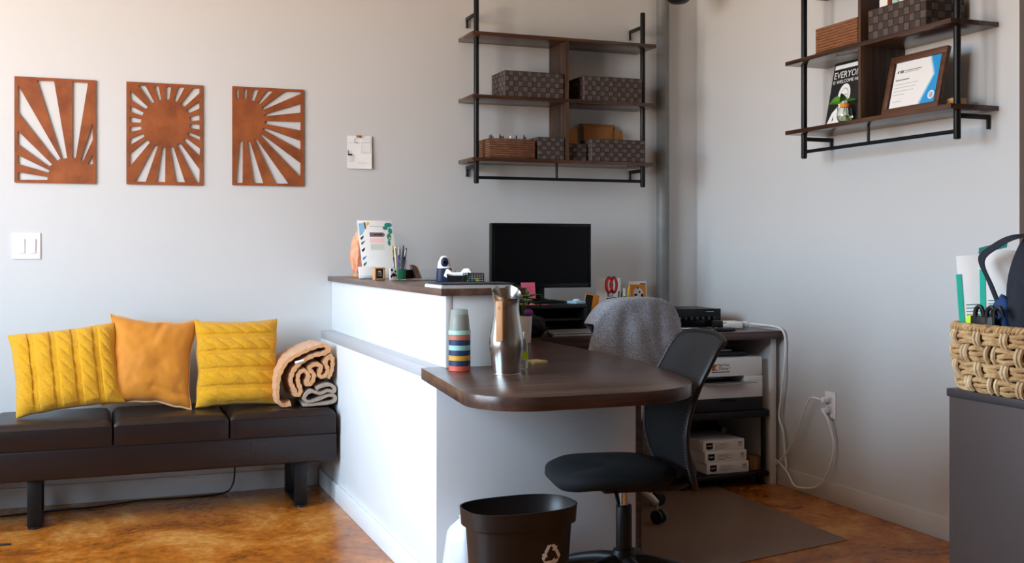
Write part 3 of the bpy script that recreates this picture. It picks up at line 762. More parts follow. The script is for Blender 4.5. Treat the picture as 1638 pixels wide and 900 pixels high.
def cable(u, v, ncol, nrow):
    """u across the cables, v along them; returns relief 0..1"""
    p = (u*ncol) % 1.0 - 0.5
    w = 0.36
    if abs(p) < w:
        q = p/w
        base = math.sqrt(max(0, 1-q*q*0.9))
        ph = (v*nrow + 0.46*q + 0.10*math.sin(q*2.5)) % 1.0
        return 0.15 + base*(0.15+0.85*math.sin(PI*ph)**0.4)
    return 0.12*abs(math.sin(u*ncol*26))*abs(math.sin(v*ncol*26))
def pillow(name, label, m, w, h, th, loc, tilt, roll, yaw=0.0, knit=None, piping=None, pinch=0.10, seedv=0, wr=0.0):
    t = thing(name, label, 'pillow', loc, yaw)
    N = 150 if knit else 56
    mx = Matrix.Rotation(-tilt, 4, 'X') @ Matrix.Rotation(-roll, 4, 'Y')
    def surf(sgn):
        def f(u, v):
            a, b = 2*u-1, 2*v-1
            e = max(0.0, (1-a*a)*(1-b*b))
            x = a*w/2*(1-pinch*(1-b*b)*abs(a)**1.5); z = b*h/2*(1-pinch*(1-a*a)*abs(b)**1.5)
            d = th*e**0.42
            nz = noise.noise(Vector((a*2.2+seedv, b*2.2, sgn*3.0)))
            d *= 1+0.16*nz
            x += 0.006*noise.noise(Vector((b*2.5, seedv, 1))); z += 0.008*noise.noise(Vector((a*2.5, seedv, 5)))
            if knit:
                r = cable(u, v, *knit[1:]) if knit[0] == 'v' else cable(v, u, *knit[1:])
                d += 0.0125*r*min(1, e*6)
            if wr:
                f1 = math.exp(-((a-0.15-0.4*(b-0.8))/0.10)**2)*max(0, b)**2; d -= wr*f1*min(1, e*5)
                f2 = math.exp(-((b+0.62+0.15*a)/0.07)**2)*max(0, a)**0.7; d -= wr*f2*min(1, e*5)
                d += wr*0.2*noise.noise(Vector((a*5, b*5+seedv, 2)))*min(1, e*3)
            return (x, -sgn*d, z)
        return f
    g = G(); g.sheet(surf(1), N, N); g.sheet(surf(-1), N//2 if not knit else N, N//2 if not knit else N)
    bmesh.ops.remove_doubles(g.bm, verts=g.bm.verts, dist=0.0003); bmesh.ops.recalc_face_normals(g.bm, faces=g.bm.faces)
    bmesh.ops.transform(g.bm, matrix=mx, verts=g.bm.verts)
    zmin = min(v.co.z for v in g.bm.verts); bmesh.ops.translate(g.bm, vec=(0, 0, -zmin), verts=g.bm.verts)
    g.obj('cover', m, t, angle=80)
    if piping:
        pts = []
        S = 24
        for sd in range(4):
            for k in range(S):
                s = -1+2*k/S
                a, b = [(s, -1), (1, s), (-s, 1), (-1, -s)][sd]
                x = a*w/2*(1-pinch*(1-b*b)*abs(a)**1.5); z = b*h/2*(1-pinch*(1-a*a)*abs(b)**1.5)
                x += 0.006*noise.noise(Vector((b*2.5, seedv, 1))); z += 0.008*noise.noise(Vector((a*2.5, seedv, 5)))
                p = mx @ Vector((x*1.012, 0.001*math.sin(k*2), z*1.012)); p.z -= zmin; pts.append(p)
        G().tube(pts, 0.0042, 6, closed=True).obj('piping', piping, t)
    return t
pillow('throw_pillow', 'mustard cable knit pillow tilted beside the velvet pillow, cables running upward', 'mustard_knit', 0.43, 0.36, 0.068, (-0.100, 5.035, BT), 0.33, 0.105, knit=('v', 5.0, 6), pinch=0.06, seedv=1)
pillow('throw_pillow', 'smooth golden velvet pillow with pale piping between the knit pillows', 'velvet', 0.365, 0.400, 0.074, (0.242, 5.060, BT), 0.30, -0.10, piping='velvet_piping', pinch=0.13, seedv=4, wr=0.016)
pillow('throw_pillow', 'mustard cable knit pillow beside the blankets, cables running sideways', 'mustard_knit', 0.372, 0.395, 0.066, (0.612, 5.055, BT), 0.27, 0.0, knit=('h', 5.0, 6), pinch=0.06, seedv=9)

def ribbon(name, label, m, pts, th, depth, loc, yaw, label_part=None, rib=0.0, seedv=0.0, taper=0.0):
    """folded cloth: a thick ribbon path in x-z, run along y"""
    t = thing(name, label, 'blanket', loc, yaw)
    P = spline([Vector((p[0], 0, p[1])) for p in pts], 8)
    n = len(P); ring = []
    nrm = []
    for i in range(n):
        tg = P[min(i+1, n-1)]-P[max(i-1, 0)]; tg.normalize()
        nrm.append(Vector((tg.z, 0, -tg.x)))
    L = len(P)
    secs = []
    S = 26
    for j in range(S+1):
        v = j/S; y = -depth*(v)
        bulge = math.sin(PI*min(1, v*6)/2) if v < 1/6 else (math.sin(PI*min(1, (1-v)*6)/2) if v > 5/6 else 1)
        sec = []
        def pt(i, s):
            p = P[i]; nz = noise.noise(Vector((p.x*14+seedv, y*7, p.z*14)))
            half = th/2*(0.72+0.28*bulge)*(1+0.25*nz) + rib*math.sin(i*1.35)*0.5
            q = p+nrm[i]*(half*s)
            return (q.x*(1-taper*(1-v))+0.006*nz, y+0.012*noise.noise(Vector((p.x*9, p.z*9, seedv+3))), max(0.0012, q.z*(1-taper*(1-v))+0.004*nz))
        for i in range(L): sec.append(pt(i, 1))
        for i in range(L-1, -1, -1): sec.append(pt(i, -1))
        secs.append(sec)
    g = G(); g.loft(secs, True, (False, False))
    # end caps as strips between both sides
    bm = g.bm; bm.verts.ensure_lookup_table()
    for base in (0, S*2*L):
        for i in range(L-1):
            a, b_, c, d = base+i, base+i+1, base+2*L-2-i, base+2*L-1-i
            try: bm.faces.new((bm.verts[a], bm.verts[b_], bm.verts[c], bm.verts[d]))
            except ValueError: pass
    bmesh.ops.recalc_face_normals(bm, faces=bm.faces)
    g.obj('folded_cloth', m, t, angle=70)
    return t
K = 0.00042
def zpts(l): return [((x-400)*K, (758-y)*K) for x, y in l]
tb = ribbon('blanket', 'peach ribbed blanket rolled up loosely beside the white counter', 'peach_blanket',
       zpts([(240, 730), (180, 738), (120, 690), (100, 560), (118, 420), (190, 290), (320, 205), (470, 145), (590, 120), (640, 160), (600, 205), (480, 225), (360, 290), (280, 370), (250, 470), (270, 560), (300, 640), (340, 600), (320, 500), (330, 410), (390, 380), (425, 440), (400, 520), (450, 520), (480, 440), (440, 360), (500, 320), (560, 350), (540, 430), (590, 450), (640, 390), (610, 300), (655, 240), (690, 290), (680, 390), (640, 470)]),
       0.022, 0.27, (0.892, 5.17, BT), 0.0, rib=0.003, seedv=2)
plab(G().box((0.000, -0.288, 0.200), (0.040, -0.276, 0.209), 0.002, mtx=Matrix.Rotation(-0.25, 4, 'Y')).obj('care_tag', 'white_plastic', tb), 'small white care tag')
ribbon('blanket', 'taupe fleece blanket folded under the peach blanket beside the counter', 'taupe_blanket',
       zpts([(370, 738), (450, 738), (600, 738), (690, 715), (690, 665), (620, 655), (530, 685), (440, 700), (385, 680), (390, 630), (450, 600), (540, 625), (620, 600), (680, 620), (690, 575), (640, 540), (560, 550), (500, 575)]),
       0.017, 0.24, (0.895, 5.13, BT), 0.0, seedv=7)

cord_thing('floor_cord', 'thin black cord hanging behind the bench and lying along the baseboard', [(0.62, 5.235, 0.19), (0.622, 5.235, 0.12), (0.61, 5.225, 0.04), (0.56, 5.22, 0.006), (0.38, 5.20, 0.005), (0.2, 5.21, 0.005), (0.02, 5.15, 0.005), (-0.15, 5.14, 0.005), (-0.45, 5.1, 0.005), (-0.8, 5.12, 0.005)], 0.0042, 'black_plastic')
cord_thing('floor_cord', 'short black cord end lying on the brown floor before the bench', [(-0.29, 4.62, 0.005), (-0.34, 4.625, 0.005), (-0.45, 4.64, 0.005), (-0.7, 4.7, 0.005)], 0.0045, 'black_plastic')

# ------------------------------------------------------------------ things on the raised counter
CT = 1.0055
t = thing('salt_lamp', 'pink salt crystal lamp behind the flyer stand on the counter', 'lamp', (1.168, 5.06, CT))
bm = bmesh.new(); bmesh.ops.create_icosphere(bm, subdivisions=4, radius=1)
for v in bm.verts:
    n1 = noise.noise(v.co*2.2)+0.5*noise.noise(v.co*5)
    s = 1+0.16*n1
    v.co = Vector((v.co.x*0.037*s*(1-0.25*v.co.z), v.co.y*0.037*s, 0.116+v.co.z*0.102*s))
g = G(); g.bm.free(); g.bm = bm; g.obj('crystal', 'salt', t, angle=25)
G().cyl((0, 0, 0), (0, 0, 0.018), 0.036, seg=24, bev=0.003).obj('base', 'beech', t)

t = thing('flyer_stand', 'clear acrylic stand with a patterned white flyer on the counter', 'sign holder', (1.192, 4.72, CT), 0.0)
lean = Matrix.Rotation(-0.46, 4, 'X'); shear = Matrix.Rotation(0.0, 4, 'Y')
G().box((-0.080, 0, 0.0), (0.080, 0.003, 0.290), 0.0005, mtx=lean).obj('flyer', 'paper', t)
G().box((-0.080, -0.03, 0.0), (0.080, 0.07, 0.002)).obj('foot', 'clear', t, smooth=False)
FM = lean @ Matrix.Translation((0, -0.0003, 0.012)) @ FRONT
flat([(-0.076, 0.2), (-0.076, 0.262), (-0.045, 0.266), (-0.05, 0.235), (-0.062, 0.21)], FM, 'pale_blue', 'printed_shape', t)
flat([(-0.052, 0.268), (-0.044, 0.268), (-0.043, 0.235), (-0.049, 0.235)], FM, 'mauve', 'printed_shape', t)
flat([(-0.040, 0.268), (-0.024, 0.268), (-0.03, 0.258), (-0.04, 0.248)], FM, 'yellow', 'printed_shape', t)
for cxx, cyy, rx, ry in [(0.06, 0.255, 0.018, 0.012), (0.066, 0.225, 0.010, 0.016), (0.058, 0.195, 0.010, 0.018), (0.055, 0.165, 0.007, 0.015), (0.045, 0.24, 0.012, 0.01)]:
    flat(ell(cxx, cyy, rx, ry, 9), FM, 'teal_dark', 'printed_leaf', t)
flat(ell(0.06, 0.188, 0.004, 0.005, 9), FM, 'yellow', 'printed_shape', t, 0.0007)
for i, yy in enumerate([0.19, 0.165, 0.13, 0.09, 0.06]): flat([(-0.074, yy), (-0.058+0.004*(i % 2), yy+0.012), (-0.06, yy+0.002), (-0.072, yy-0.012)], FM, ['navy', 'teal_dark', 'navy', 'sky_blue', 'teal_dark'][i], 'printed_leaf', t)
flat(rect(-0.03, 0.195, 0.028, 0.217), FM, 'mauve', 'printed_heading', t); flat(ell(0.028, 0.206, 0.011, 0.011, 16), FM, 'mauve', 'printed_heading', t)
flat(rect(-0.012, 0.203, 0.026, 0.208), FM, 'ink', 'printed_heading', t, 0.0007)
flat(rect(-0.032, 0.165, 0.03, 0.188), FM, 'pale_pink', 'printed_panel', t); flat(rect(-0.032, 0.130, 0.03, 0.158), FM, 'sage', 'printed_panel', t)
flat(rect(-0.026, 0.246, 0.036, 0.249), FM, 'faint_ink', 'printed_line', t)

t = thing('card_holder', 'clear holder with blank white cards before the salt crystal', 'card holder', (1.113, 4.655, CT))
G().box((-0.042, -0.03, 0), (0.042, 0.02, 0.003)).box((-0.042, -0.03, 0.003), (0.042, -0.028, 0.018)).box((-0.042, 0.016, 0.003), (0.042, 0.019, 0.05)).obj('tray', 'clear', t, smooth=False)
G().box((-0.038, -0.004, 0), (0.038, 0.006, 0.052), 0.0005, mtx=Matrix.Translation((0, -0.012, 0.0045)) @ Matrix.Rotation(-0.35, 4, 'X')).obj('card', 'paper', t)
t = thing('small_frame', 'small beech frame with a dark picture on the counter', 'picture frame', (1.140, 4.56, CT), 0.25)
for r_ in [(-0.024, 0, 0.024, 0.006), (-0.024, 0.046, 0.024, 0.052), (-0.024, 0.006, -0.018, 0.046), (0.018, 0.006, 0.024, 0.046)]:
    G().box((r_[0], -0.012, r_[1]), (r_[2], 0.012, r_[3]), 0.0008).obj('frame_bar', 'beech', t)
G().box((-0.018, -0.004, 0.006), (0.018, 0.002, 0.046)).obj('picture', 'ink', t, smooth=False)
fm = Matrix.Translation((0, -0.0042, 0)) @ FRONT
flat(ell(0, 0.031, 0.010, 0.009, 14, 0, PI), fm, 'paper', 'picture_mark', t); flat(rect(-0.012, 0.016, 0.012, 0.020), fm, 'faint_ink', 'picture_mark', t)
flat([(-0.012, 0.024), (0.012, 0.024), (0.008, 0.029), (-0.008, 0.029)], fm, 'faint_ink', 'picture_mark', t)
t = thing('panda_card', 'small white card with black spots in front of the pen cup', 'card', (1.185, 4.49, CT), 0.25)
G().box((-0.017, -0.003, 0), (0.017, 0.003, 0.05), 0.0015).obj('card', 'paper', t)
fm = Matrix.Translation((0, -0.0033, 0)) @ FRONT
for e in [(-0.009, 0.043, 0.005, 0.006), (0.008, 0.036, 0.004, 0.004), (0, 0.022, 0.010, 0.008), (-0.012, 0.016, 0.004, 0.006), (0.012, 0.018, 0.003, 0.005)]: flat(ell(*e, 12), fm, 'ink', 'printed_spot', t)

t = thing('pen_cup', 'clear and green cup full of pens on the counter', 'pen cup', (1.222, 4.53, CT))
G().lathe([(0.0005, 0.0), (0.026, 0.0), (0.031, 0.088), (0.0295, 0.088), (0.0248, 0.003), (0.0005, 0.003)], seg=24).obj('cup', 'clear', t)
plab(G().lathe([(0.0262, 0.004), (0.0283, 0.045), (0.0290, 0.045), (0.0268, 0.004)], seg=24).obj('sleeve', 'green', t), 'green sleeve')
pens = ['pen_purple', 'silver', 'paper', 'tan_edge', 'black_plastic', 'pale_yellow', 'pen_purple', 'navy', 'navy', 'black_plastic']
for i, m in enumerate(pens):
    a = 2*PI*i/len(pens)+0.4
    bx, by = 0.012*math.cos(a), 0.012*math.sin(a); tx, ty = 0.026*math.cos(a+0.2), 0.026*math.sin(a+0.2)
    p = thing('pen', ['purple pen', 'silver pen', 'white pen', 'tan pen', 'black pen', 'cream pen', 'purple capped pen', 'navy pen', 'navy capped pen', 'slim black pen'][i]+' standing in the clear and green cup', 'pen', (1.222+bx, 4.53+by, CT+0.0045), 0, 'pens in the counter cup')
    h = 0.125+0.006*(i % 4); d = Vector((tx-bx, ty-by, 0.1)).normalized()
    G().cyl((0, 0, 0), d*h*0.75, 0.0042, seg=8).obj('barrel', m, p)
    G().cyl(d*h*0.752, d*h, 0.0046, 0.003, seg=8).obj('cap', m if i % 2 else 'silver', p)
t = thing('card_rack', 'small rack with brown and white cards beside the pen cup', 'card holder', (1.300, 4.57, CT), 0.1)
G().box((-0.045, -0.03, 0), (0.045, 0.035, 0.003), 0.0008).obj('base', 'white_plastic', t)
G().box((-0.045, 0.004, 0.003), (0.0, 0.03, 0.042), 0.001).obj('block', 'black_plastic', t)
for i, (m, x, a) in enumerate([('mauve', 0.004, -0.30), ('cardboard', 0.011, -0.34), ('tan_edge', 0.018, -0.38), ('paper', 0.028, -0.44)]):
    G().box((0, -0.028, 0), (0.0022, 0.030, 0.062-0.002*i), 0.0004, mtx=Matrix.Translation((x, 0, 0.0035)) @ Matrix.Rotation(a, 4, 'Y')).obj('card', m, t)
t = thing('acrylic_stand', 'empty clear acrylic stand beside the card rack on the counter', 'stand', (1.325, 4.42, CT))
G().box((-0.035, 0.01, 0), (0.035, 0.012, 0.05)).box((-0.035, -0.02, 0), (0.035, 0.012, 0.002)).obj('panel', 'clear', t, smooth=False)
G().box((-0.035, -0.02, 0.002), (0.035, -0.018, 0.014)).obj('lip', 'clear', t, smooth=False)

t = thing('pencil_sharpener', 'navy and white electric pencil sharpener on the counter', 'sharpener', (1.318, 4.20, CT), -0.25)
def oval(rx, ry, z, n=28, pw=0.7):
    out = []
    for i in range(n):
        a = 2*PI*i/n; c, s = math.cos(a), math.sin(a)
        out.append((rx*math.copysign(abs(c)**pw, c), ry*math.copysign(abs(s)**pw, s), z))
    return out
G().loft([oval(0.032, 0.034, 0.0005), oval(0.033, 0.035, 0.004), oval(0.030, 0.032, 0.052), oval(0.028, 0.030, 0.054)]).obj('base', 'navy', t)
G().loft([oval(0.028, 0.030, 0.0542), oval(0.024, 0.027, 0.080), oval(0.014, 0.018, 0.100), oval(0.006, 0.01, 0.104)]).obj('hood', 'white_plastic', t)
G().ball((0, -0.0255, 0.078), (0.0155, 0.008, 0.020)).obj('window', 'navy', t)
G().cyl((0, -0.0325, 0.078), (0, -0.0345, 0.078), 0.006, seg=16).obj('pencil_hole', 'black_gloss', t)
t = thing('desk_organizer', 'low black organizer tray on the counter behind the papers', 'tray', (1.342, 4.06, CT), -0.30)
G().box((-0.055, -0.11, 0), (0.030, 0.10, 0.006), 0.001).box((-0.055, -0.11, 0.006), (-0.051, 0.10, 0.035)).box((0.026, -0.11, 0.006), (0.03, 0.10, 0.040)).box((-0.051, -0.11, 0.006), (0.026, -0.107, 0.030)).box((-0.051, 0.097, 0.006), (0.026, 0.10, 0.040)).obj('tray', 'black_plastic', t, smooth=False)
t = thing('tape_dispenser', 'white curved tape dispenser lying in the black organizer tray', 'tape dispenser', (1.330, 4.06, CT+0.0065), -0.55)
prof = [(-0.055, 0.02), (-0.045, 0.045), (-0.038, 0.047), (-0.022, 0.034), (0.012, 0.034), (0.025, 0.048), (0.045, 0.050), (0.056, 0.035), (0.050, 0.016), (0.02, 0.004), (-0.03, 0.004)]
G().prism(prof, -0.012, 0.012, FRONT, bev=0.002).obj('body', 'white_plastic', t)
G().cyl((0.0, 0.010, 0.034), (0.0, -0.010, 0.034), 0.010, seg=18).obj('tape_roll', 'clear', t)
t = thing('mesh_tray', 'small black mesh basket with green clips on the counter', 'tray', (1.325, 3.86, CT), -0.3)
G().box((-0.038, -0.03, 0), (0.038, 0.03, 0.003)).obj('bottom', 'black_metal', t, smooth=False)
g = G()
for z in (0.010, 0.018, 0.026, 0.034, 0.040): g.tube([(-0.038, -0.03, z), (0.038, -0.03, z), (0.038, 0.03, z), (-0.038, 0.03, z)], 0.0011, 5, closed=True)
for i in range(9):
    x = -0.038+0.0095*i
    for y in (-0.03, 0.03): g.tube([(x, y, 0.001), (x, y, 0.040)], 0.0009, 5)
for i in range(1, 7):
    y = -0.03+0.0086*i
    for x in (-0.038, 0.038): g.tube([(x, y, 0.001), (x, y, 0.040)], 0.0009, 5)
stuff(g.obj('wire_sides', 'black_metal', t))
for i, m in enumerate(['green', 'teal_dark', 'lime']):
    c = thing('binder_clip', ['green', 'dark teal', 'lime'][i]+' clip in the small black mesh basket', 'clip', (1.307+0.018*i, 3.86+0.006*i, CT+0.0035), 0.4*i, 'clips in the mesh basket')
    G().prism([(-0.008, 0), (0.008, 0), (0.002, 0.016), (-0.002, 0.016)], -0.008, 0.008, FRONT).obj('clip_body', m, c, smooth=False)
    G().tube([(-0.002, 0, 0.016), (-0.004, 0.004, 0.026), (0.003, -0.004, 0.026), (0.002, 0, 0.016)], 0.0008, 5).obj('clip_handle', 'silver', c)
for i, (m, z, x, w, d, rz, lb) in enumerate([('paper', 0.0, 1.075, 0.25, 0.19, 0.0, 'white paper stack lowest in the pile at the counter end'), ('grey_laminate', 0.009, 1.082, 0.252, 0.185, 0.02, 'grey folder in the middle of the pile at the counter end'), ('navy', 0.013, 1.080, 0.262, 0.18, -0.03, 'dark covered magazine on top of the pile at the counter end')]):
    t = thing('paper_stack', lb, 'papers', (x, 3.46+0.006*i, CT+z), rz, 'papers on the counter end')
    g = G(); n = 4 if m == 'paper' else 1
    for k in range(n): g.box((0.0015*(k % 2), 0.002*(k % 3), 0.0002+k*0.0021), (w-0.001*(k % 3), d, (k+1)*0.0021))
    stuff(g.obj('sheets', m, t, smooth=False))

# ------------------------------------------------------------------ things on the peninsula desk
DT = 0.7445
cols = ['cup_red', 'cup_navy', 'cup_mustard', 'cup_navy', 'cup_teal', 'cup_navy', 'cup_terracotta', 'cup_clear']
names = ['red plastic cup at the bottom of the upside-down stack', 'navy plastic cup resting on the red one in the stack', 'mustard plastic cup in the upside-down stack', 'navy plastic cup resting on the mustard one in the stack', 'pale teal plastic cup in the upside-down stack', 'navy plastic cup between the pale teal and terracotta cups', 'terracotta plastic cup just under the translucent one', 'translucent mint cup topping the upside-down stack']
for i, m in enumerate(cols):
    z = 0.0165*i
    t = thing('plastic_cup', names[i], 'cup', (1.108, 3.365, DT+z), 0, 'stacked cups on the desk')
    H_, r0, r1 = 0.082, 0.0345, 0.0275
    G().lathe([(r0-0.0008, 0.0), (r0+0.0006, 0.0008), (r0+0.0006, 0.0150), (r0-0.0009, 0.0155), (r1, H_-0.003), (r1-0.003, H_), (0.0004, H_), (0.0004, H_-0.001), (r1-0.0035, H_-0.001), (r1-0.0008, H_-0.004), (r0-0.0017, 0.0155), (r0-0.0017, 0.0)], seg=32).obj('shell', m, t)
    if i == 7: plab(G().lathe([(r0+0.0007, 0.0008), (r0+0.0012, 0.001), (r0+0.0012, 0.0145), (r0+0.0007, 0.0148)], seg=32).obj('rim_band', 'mint', t), 'mint rim band')

t = thing('water_pitcher', 'tall brushed steel pitcher with a wooden handle on the desk', 'pitcher', (1.216, 3.225, DT))
prof = [(0.0005, 0.0), (0.040, 0.0), (0.043, 0.004), (0.047, 0.03), (0.0535, 0.075), (0.0545, 0.10), (0.051, 0.135), (0.044, 0.175), (0.0405, 0.205), (0.0415, 0.235), (0.0470, 0.275)]
prof = [(p.x, p.z) for p in spline([Vector((a, 0, b)) for a, b in prof], 4)]
top = 0.275
def rimz(r, z, a):
    k = max(0.0, (z-0.20)/(top-0.20))
    back = math.cos(a-PI/2)
    notch = math.exp(-((a-PI/2+0.05)/0.34)**2)
    lip = -0.022*(1-back)/2*2+0.006-0.016*notch
    return z+lip*k*k
ins = [(max(0.0004, r-0.0015), z) for r, z in reversed(prof) if z > 0.006]+[(0.0004, 0.006)]
G().lathe(prof+ins, seg=56, fz=rimz).obj('body', 'steel', t)
ha = -PI/2-0.62+math.atan2(0, 1)
mh = Matrix.Rotation(-0.70, 4, 'Z')
hp = [(-0.0575, 0.236), (-0.0605, 0.225), (-0.061, 0.12), (-0.0585, 0.110)]
h_o = G().box((-0.0125, -0.0650, 0.104), (0.0125, -0.0560, 0.230), 0.004, 3, mtx=mh).obj('handle', 'beech', t)
G().cyl((0, -0.0400, 0.214), (0, -0.0562, 0.218), 0.004, seg=10).cyl((0, -0.0510, 0.13), (0, -0.0562, 0.13), 0.004, seg=10).obj('bolt', 'steel', h_o, rot=(0, 0, -0.70))
text_part('logo', 'G', 0.012, 'ink', h_o, mh @ Matrix.Translation((0, -0.0652, 0.205)) @ FRONT, align='CENTER')

t = thing('sanitizer_bottle', 'small clear sanitizer bottle with a green label behind the pitcher', 'bottle', (1.315, 3.335, DT), 0.2)
G().loft([oval(0.016, 0.011, 0.0005), oval(0.018, 0.012, 0.004), oval(0.018, 0.012, 0.082), oval(0.009, 0.008, 0.094), oval(0.0075, 0.0075, 0.098)]).obj('body', 'clear', t)
G().cyl((0, 0, 0.0982), (0, 0, 0.120), 0.0085, seg=16, bev=0.002).obj('cap', 'white_plastic', t)
plab(G().box((-0.0125, -0.0128, 0.03), (0.0125, -0.0122, 0.058)).obj('label', 'lime', t, smooth=False), 'green label')
t = thing('sticky_pad', 'small cream sticky note pad on the desk behind the bottle', 'note pad', (1.425, 3.50, DT), 0.35)
g = G()
for k in range(5): g.box((-0.033, -0.03+0.0006*k, 0.0002+0.0016*k), (0.033, 0.03, 0.0016*(k+1)))
stuff(g.obj('sheets', 'pale_yellow', t, smooth=False))

# ------------------------------------------------------------------ things on the wall desk
t = thing('monitor_riser', 'black open riser shelf carrying the monitor on the wall desk', 'riser', (1.97, 4.93, DT))
G().box((-0.27, -0.12, 0.108), (0.26, 0.14, 0.126), 0.003).obj('top_board', 'black_plastic', t)
G().box((-0.27, -0.11, 0.050), (0.26, 0.13, 0.058)).obj('middle_board', 'black_plastic', t)
for x in (-0.27, 0.244): G().box((x, -0.12, 0.0), (x+0.016, 0.14, 0.108), 0.002).obj('side', 'black_plastic', t)
G().box((-0.254, 0.132, 0.0), (0.244, 0.14, 0.108)).obj('back', 'black_plastic', t)
RZ = DT+0.1265
t = thing('computer_monitor', 'black desktop monitor with a dark screen on the wall desk riser', 'monitor', (2.070, 5.0, RZ))
z0, z1, hw = 0.945-RZ, 1.263-RZ, 0.264
G().box((-hw, -0.008, z0), (hw, 0.030, z1), 0.004).obj('casing', 'black_plastic', t)
for a, b in [((-hw, z0), (hw, z0+0.022)), ((-hw, z1-0.016), (hw, z1)), ((-hw, z0+0.022), (-hw+0.016, z1-0.016)), ((hw-0.016, z0+0.022), (hw, z1-0.016))]:
    G().box((a[0], -0.014, a[1]), (b[0], -0.007, b[1]), 0.0015).obj('bezel', 'black_gloss', t)
G().box((-hw+0.015, -0.0105, z0+0.021), (hw-0.015, -0.008, z1-0.015)).obj('screen', 'screen', t, smooth=False)
G().box((-0.03, 0.03, 0.012), (0.03, 0.05, 0.20), 0.003).obj('stand_neck', 'black_plastic', t)
G().box((-0.11, -0.04, 0.0), (0.11, 0.11, 0.012), 0.004).obj('stand_base', 'black_plastic', t)
t = thing('sticky_note', 'pink sticky note stuck under the lower edge of the monitor', 'note', (1.990, 4.979, 0.893))
G().sheet(lambda u, v: ((u-0.5)*0.074+0.004*(1-v), -0.004*(1-v)**2, v*0.08), 6, 8, 0.0006).obj('note', 'pink', t)
for i in range(4): flat(rect(-0.026, 0.058-i*0.011, 0.02-0.006*(i % 2), 0.0592-i*0.011), Matrix.Translation((0.002, -0.005, 0)) @ FRONT, 'mid_ink', 'writing', t)
t = thing('sticky_note', 'red paper slip lying on the black riser in front of the monitor', 'note', (1.99, 4.845, RZ+0.0002), 0.1)
G().box((-0.05, -0.02, 0), (0.05, 0.02, 0.001)).obj('slip', 'pink', t, smooth=False)
G().box((-0.01, -0.015, 0.0011), (0.03, 0.015, 0.0018)).obj('slip', 'red', t, smooth=False)
t = thing('sticky_note', 'orange paper slip lying on the black riser below the pink note', 'note', (1.96, 4.895, RZ+0.0002), -0.2)
G().box((-0.04, -0.018, 0), (0.04, 0.018, 0.003)).obj('slip', 'orange', t, smooth=False)
G().box((-0.03, -0.012, 0.0032), (0.02, 0.012, 0.004)).obj('slip', 'pale_yellow', t, smooth=False)
cord_thing('monitor_cable', 'black cable looping under the monitor down to the riser', [(2.06, 5.02, 0.93), (2.07, 4.99, 0.90), (2.10, 4.985, 0.885), (2.16, 5.0, 0.876)], 0.004, 'black_plastic')
cord_thing('monitor_cable', 'thin black cable lying slack on the riser beside the pink note', [(1.92, 5.02, 0.91), (1.98, 4.975, 0.897), (2.08, 4.96, 0.887), (2.2, 4.97, 0.876)], 0.003, 'black_plastic')

t = thing('laptop', 'closed silver laptop on the wall desk beside the black pouch', 'laptop', (1.975, 4.595, DT), 0.06)
G().box((-0.075, -0.125, 0.0005), (0.225, 0.085, 0.012), 0.004).obj('base', 'silver', t)
G().box((-0.075, -0.125, 0.0128), (0.225, 0.085, 0.0185), 0.003).obj('lid', 'silver', t)
t = thing('silver_tablet', 'thin silver tablet lying behind the laptop under the riser', 'tablet', (1.94, 4.74, DT), 0.0)
G().box((-0.08, -0.055, 0.0005), (0.15, 0.06, 0.010), 0.003).obj('body', 'silver', t)
G().box((-0.075, -0.05, 0.0101), (0.145, 0.055, 0.0112)).obj('screen', 'black_gloss', t, smooth=False)
t = thing('black_pouch', 'crumpled black drawstring pouch on the desk beside the laptop', 'pouch', (1.825, 4.545, DT))
bm = bmesh.new(); bmesh.ops.create_icosphere(bm, subdivisions=4, radius=1)
for v in bm.verts:
    s = 1+0.20*noise.noise(v.co*2.0+Vector((4, 0, 0)))+0.12*abs(noise.noise(v.co*4.5))
    v.co = Vector((v.co.x*0.072*s, v.co.y*0.060*s, max(0.0008, 0.048+v.co.z*0.052*s)))
g = G(); g.bm.free(); g.bm = bm; g.obj('bag', 'black_fabric', t, angle=80)
G().tube([(0.03, -0.055, 0.06), (0.055, -0.07, 0.03), (0.075, -0.06, 0.006), (0.10, -0.05, 0.004)], 0.003, 6, 6).obj('drawstring', 'black_fabric', t)
t = thing('plant_pot', 'leafy green plant with a purple egg in a white pot behind the pitcher', 'plant', (1.690, 4.27, DT))
G().lathe([(0.0005, 0.0005), (0.028, 0.0005), (0.034, 0.112), (0.0315, 0.112), (0.026, 0.006), (0.0005, 0.006)], seg=26).obj('pot', 'white_plastic', t)
G().cyl((0, 0, 0.08), (0, 0, 0.100), 0.0305, seg=22).obj('soil', 'cardboard', t)
for k in range(16):
    a = k*2.4; L = 0.05+0.012*(k % 4)
    leaf(t, L, 0.026, (0.012*math.cos(a), 0.012*math.sin(a), 0.165+0.010*(k % 5)), a, 0.15+0.18*(k % 5), 0.3*((k % 3)-1), 'leaf_dark' if k % 2 else 'leaf', -0.35)
for k in range(5): G().tube([(0.006*math.cos(k*1.3), 0.006*math.sin(k*1.3), 0.095), (0.012*math.cos(k*1.3), 0.012*math.sin(k*1.3), 0.20)], 0.0018, 6).obj('stem', 'leaf_dark', t)
plab(G().ball((0.014, -0.016, 0.126), (0.019, 0.019, 0.017)).obj('purple_egg', 'purple', t), 'purple egg')
t = thing('red_pepper_toy', 'small brown and red ornament among the plant leaves', 'ornament', (1.650, 4.33, DT))
G().lathe([(0.0005, 0.0005), (0.016, 0.0005), (0.018, 0.10), (0.014, 0.16), (0.0005, 0.162)], seg=18).obj('body', 'red', t)
G().box((-0.016, -0.016, 0.1625), (0.016, 0.016, 0.205), 0.003).obj('head', 'shelf_wood', t)

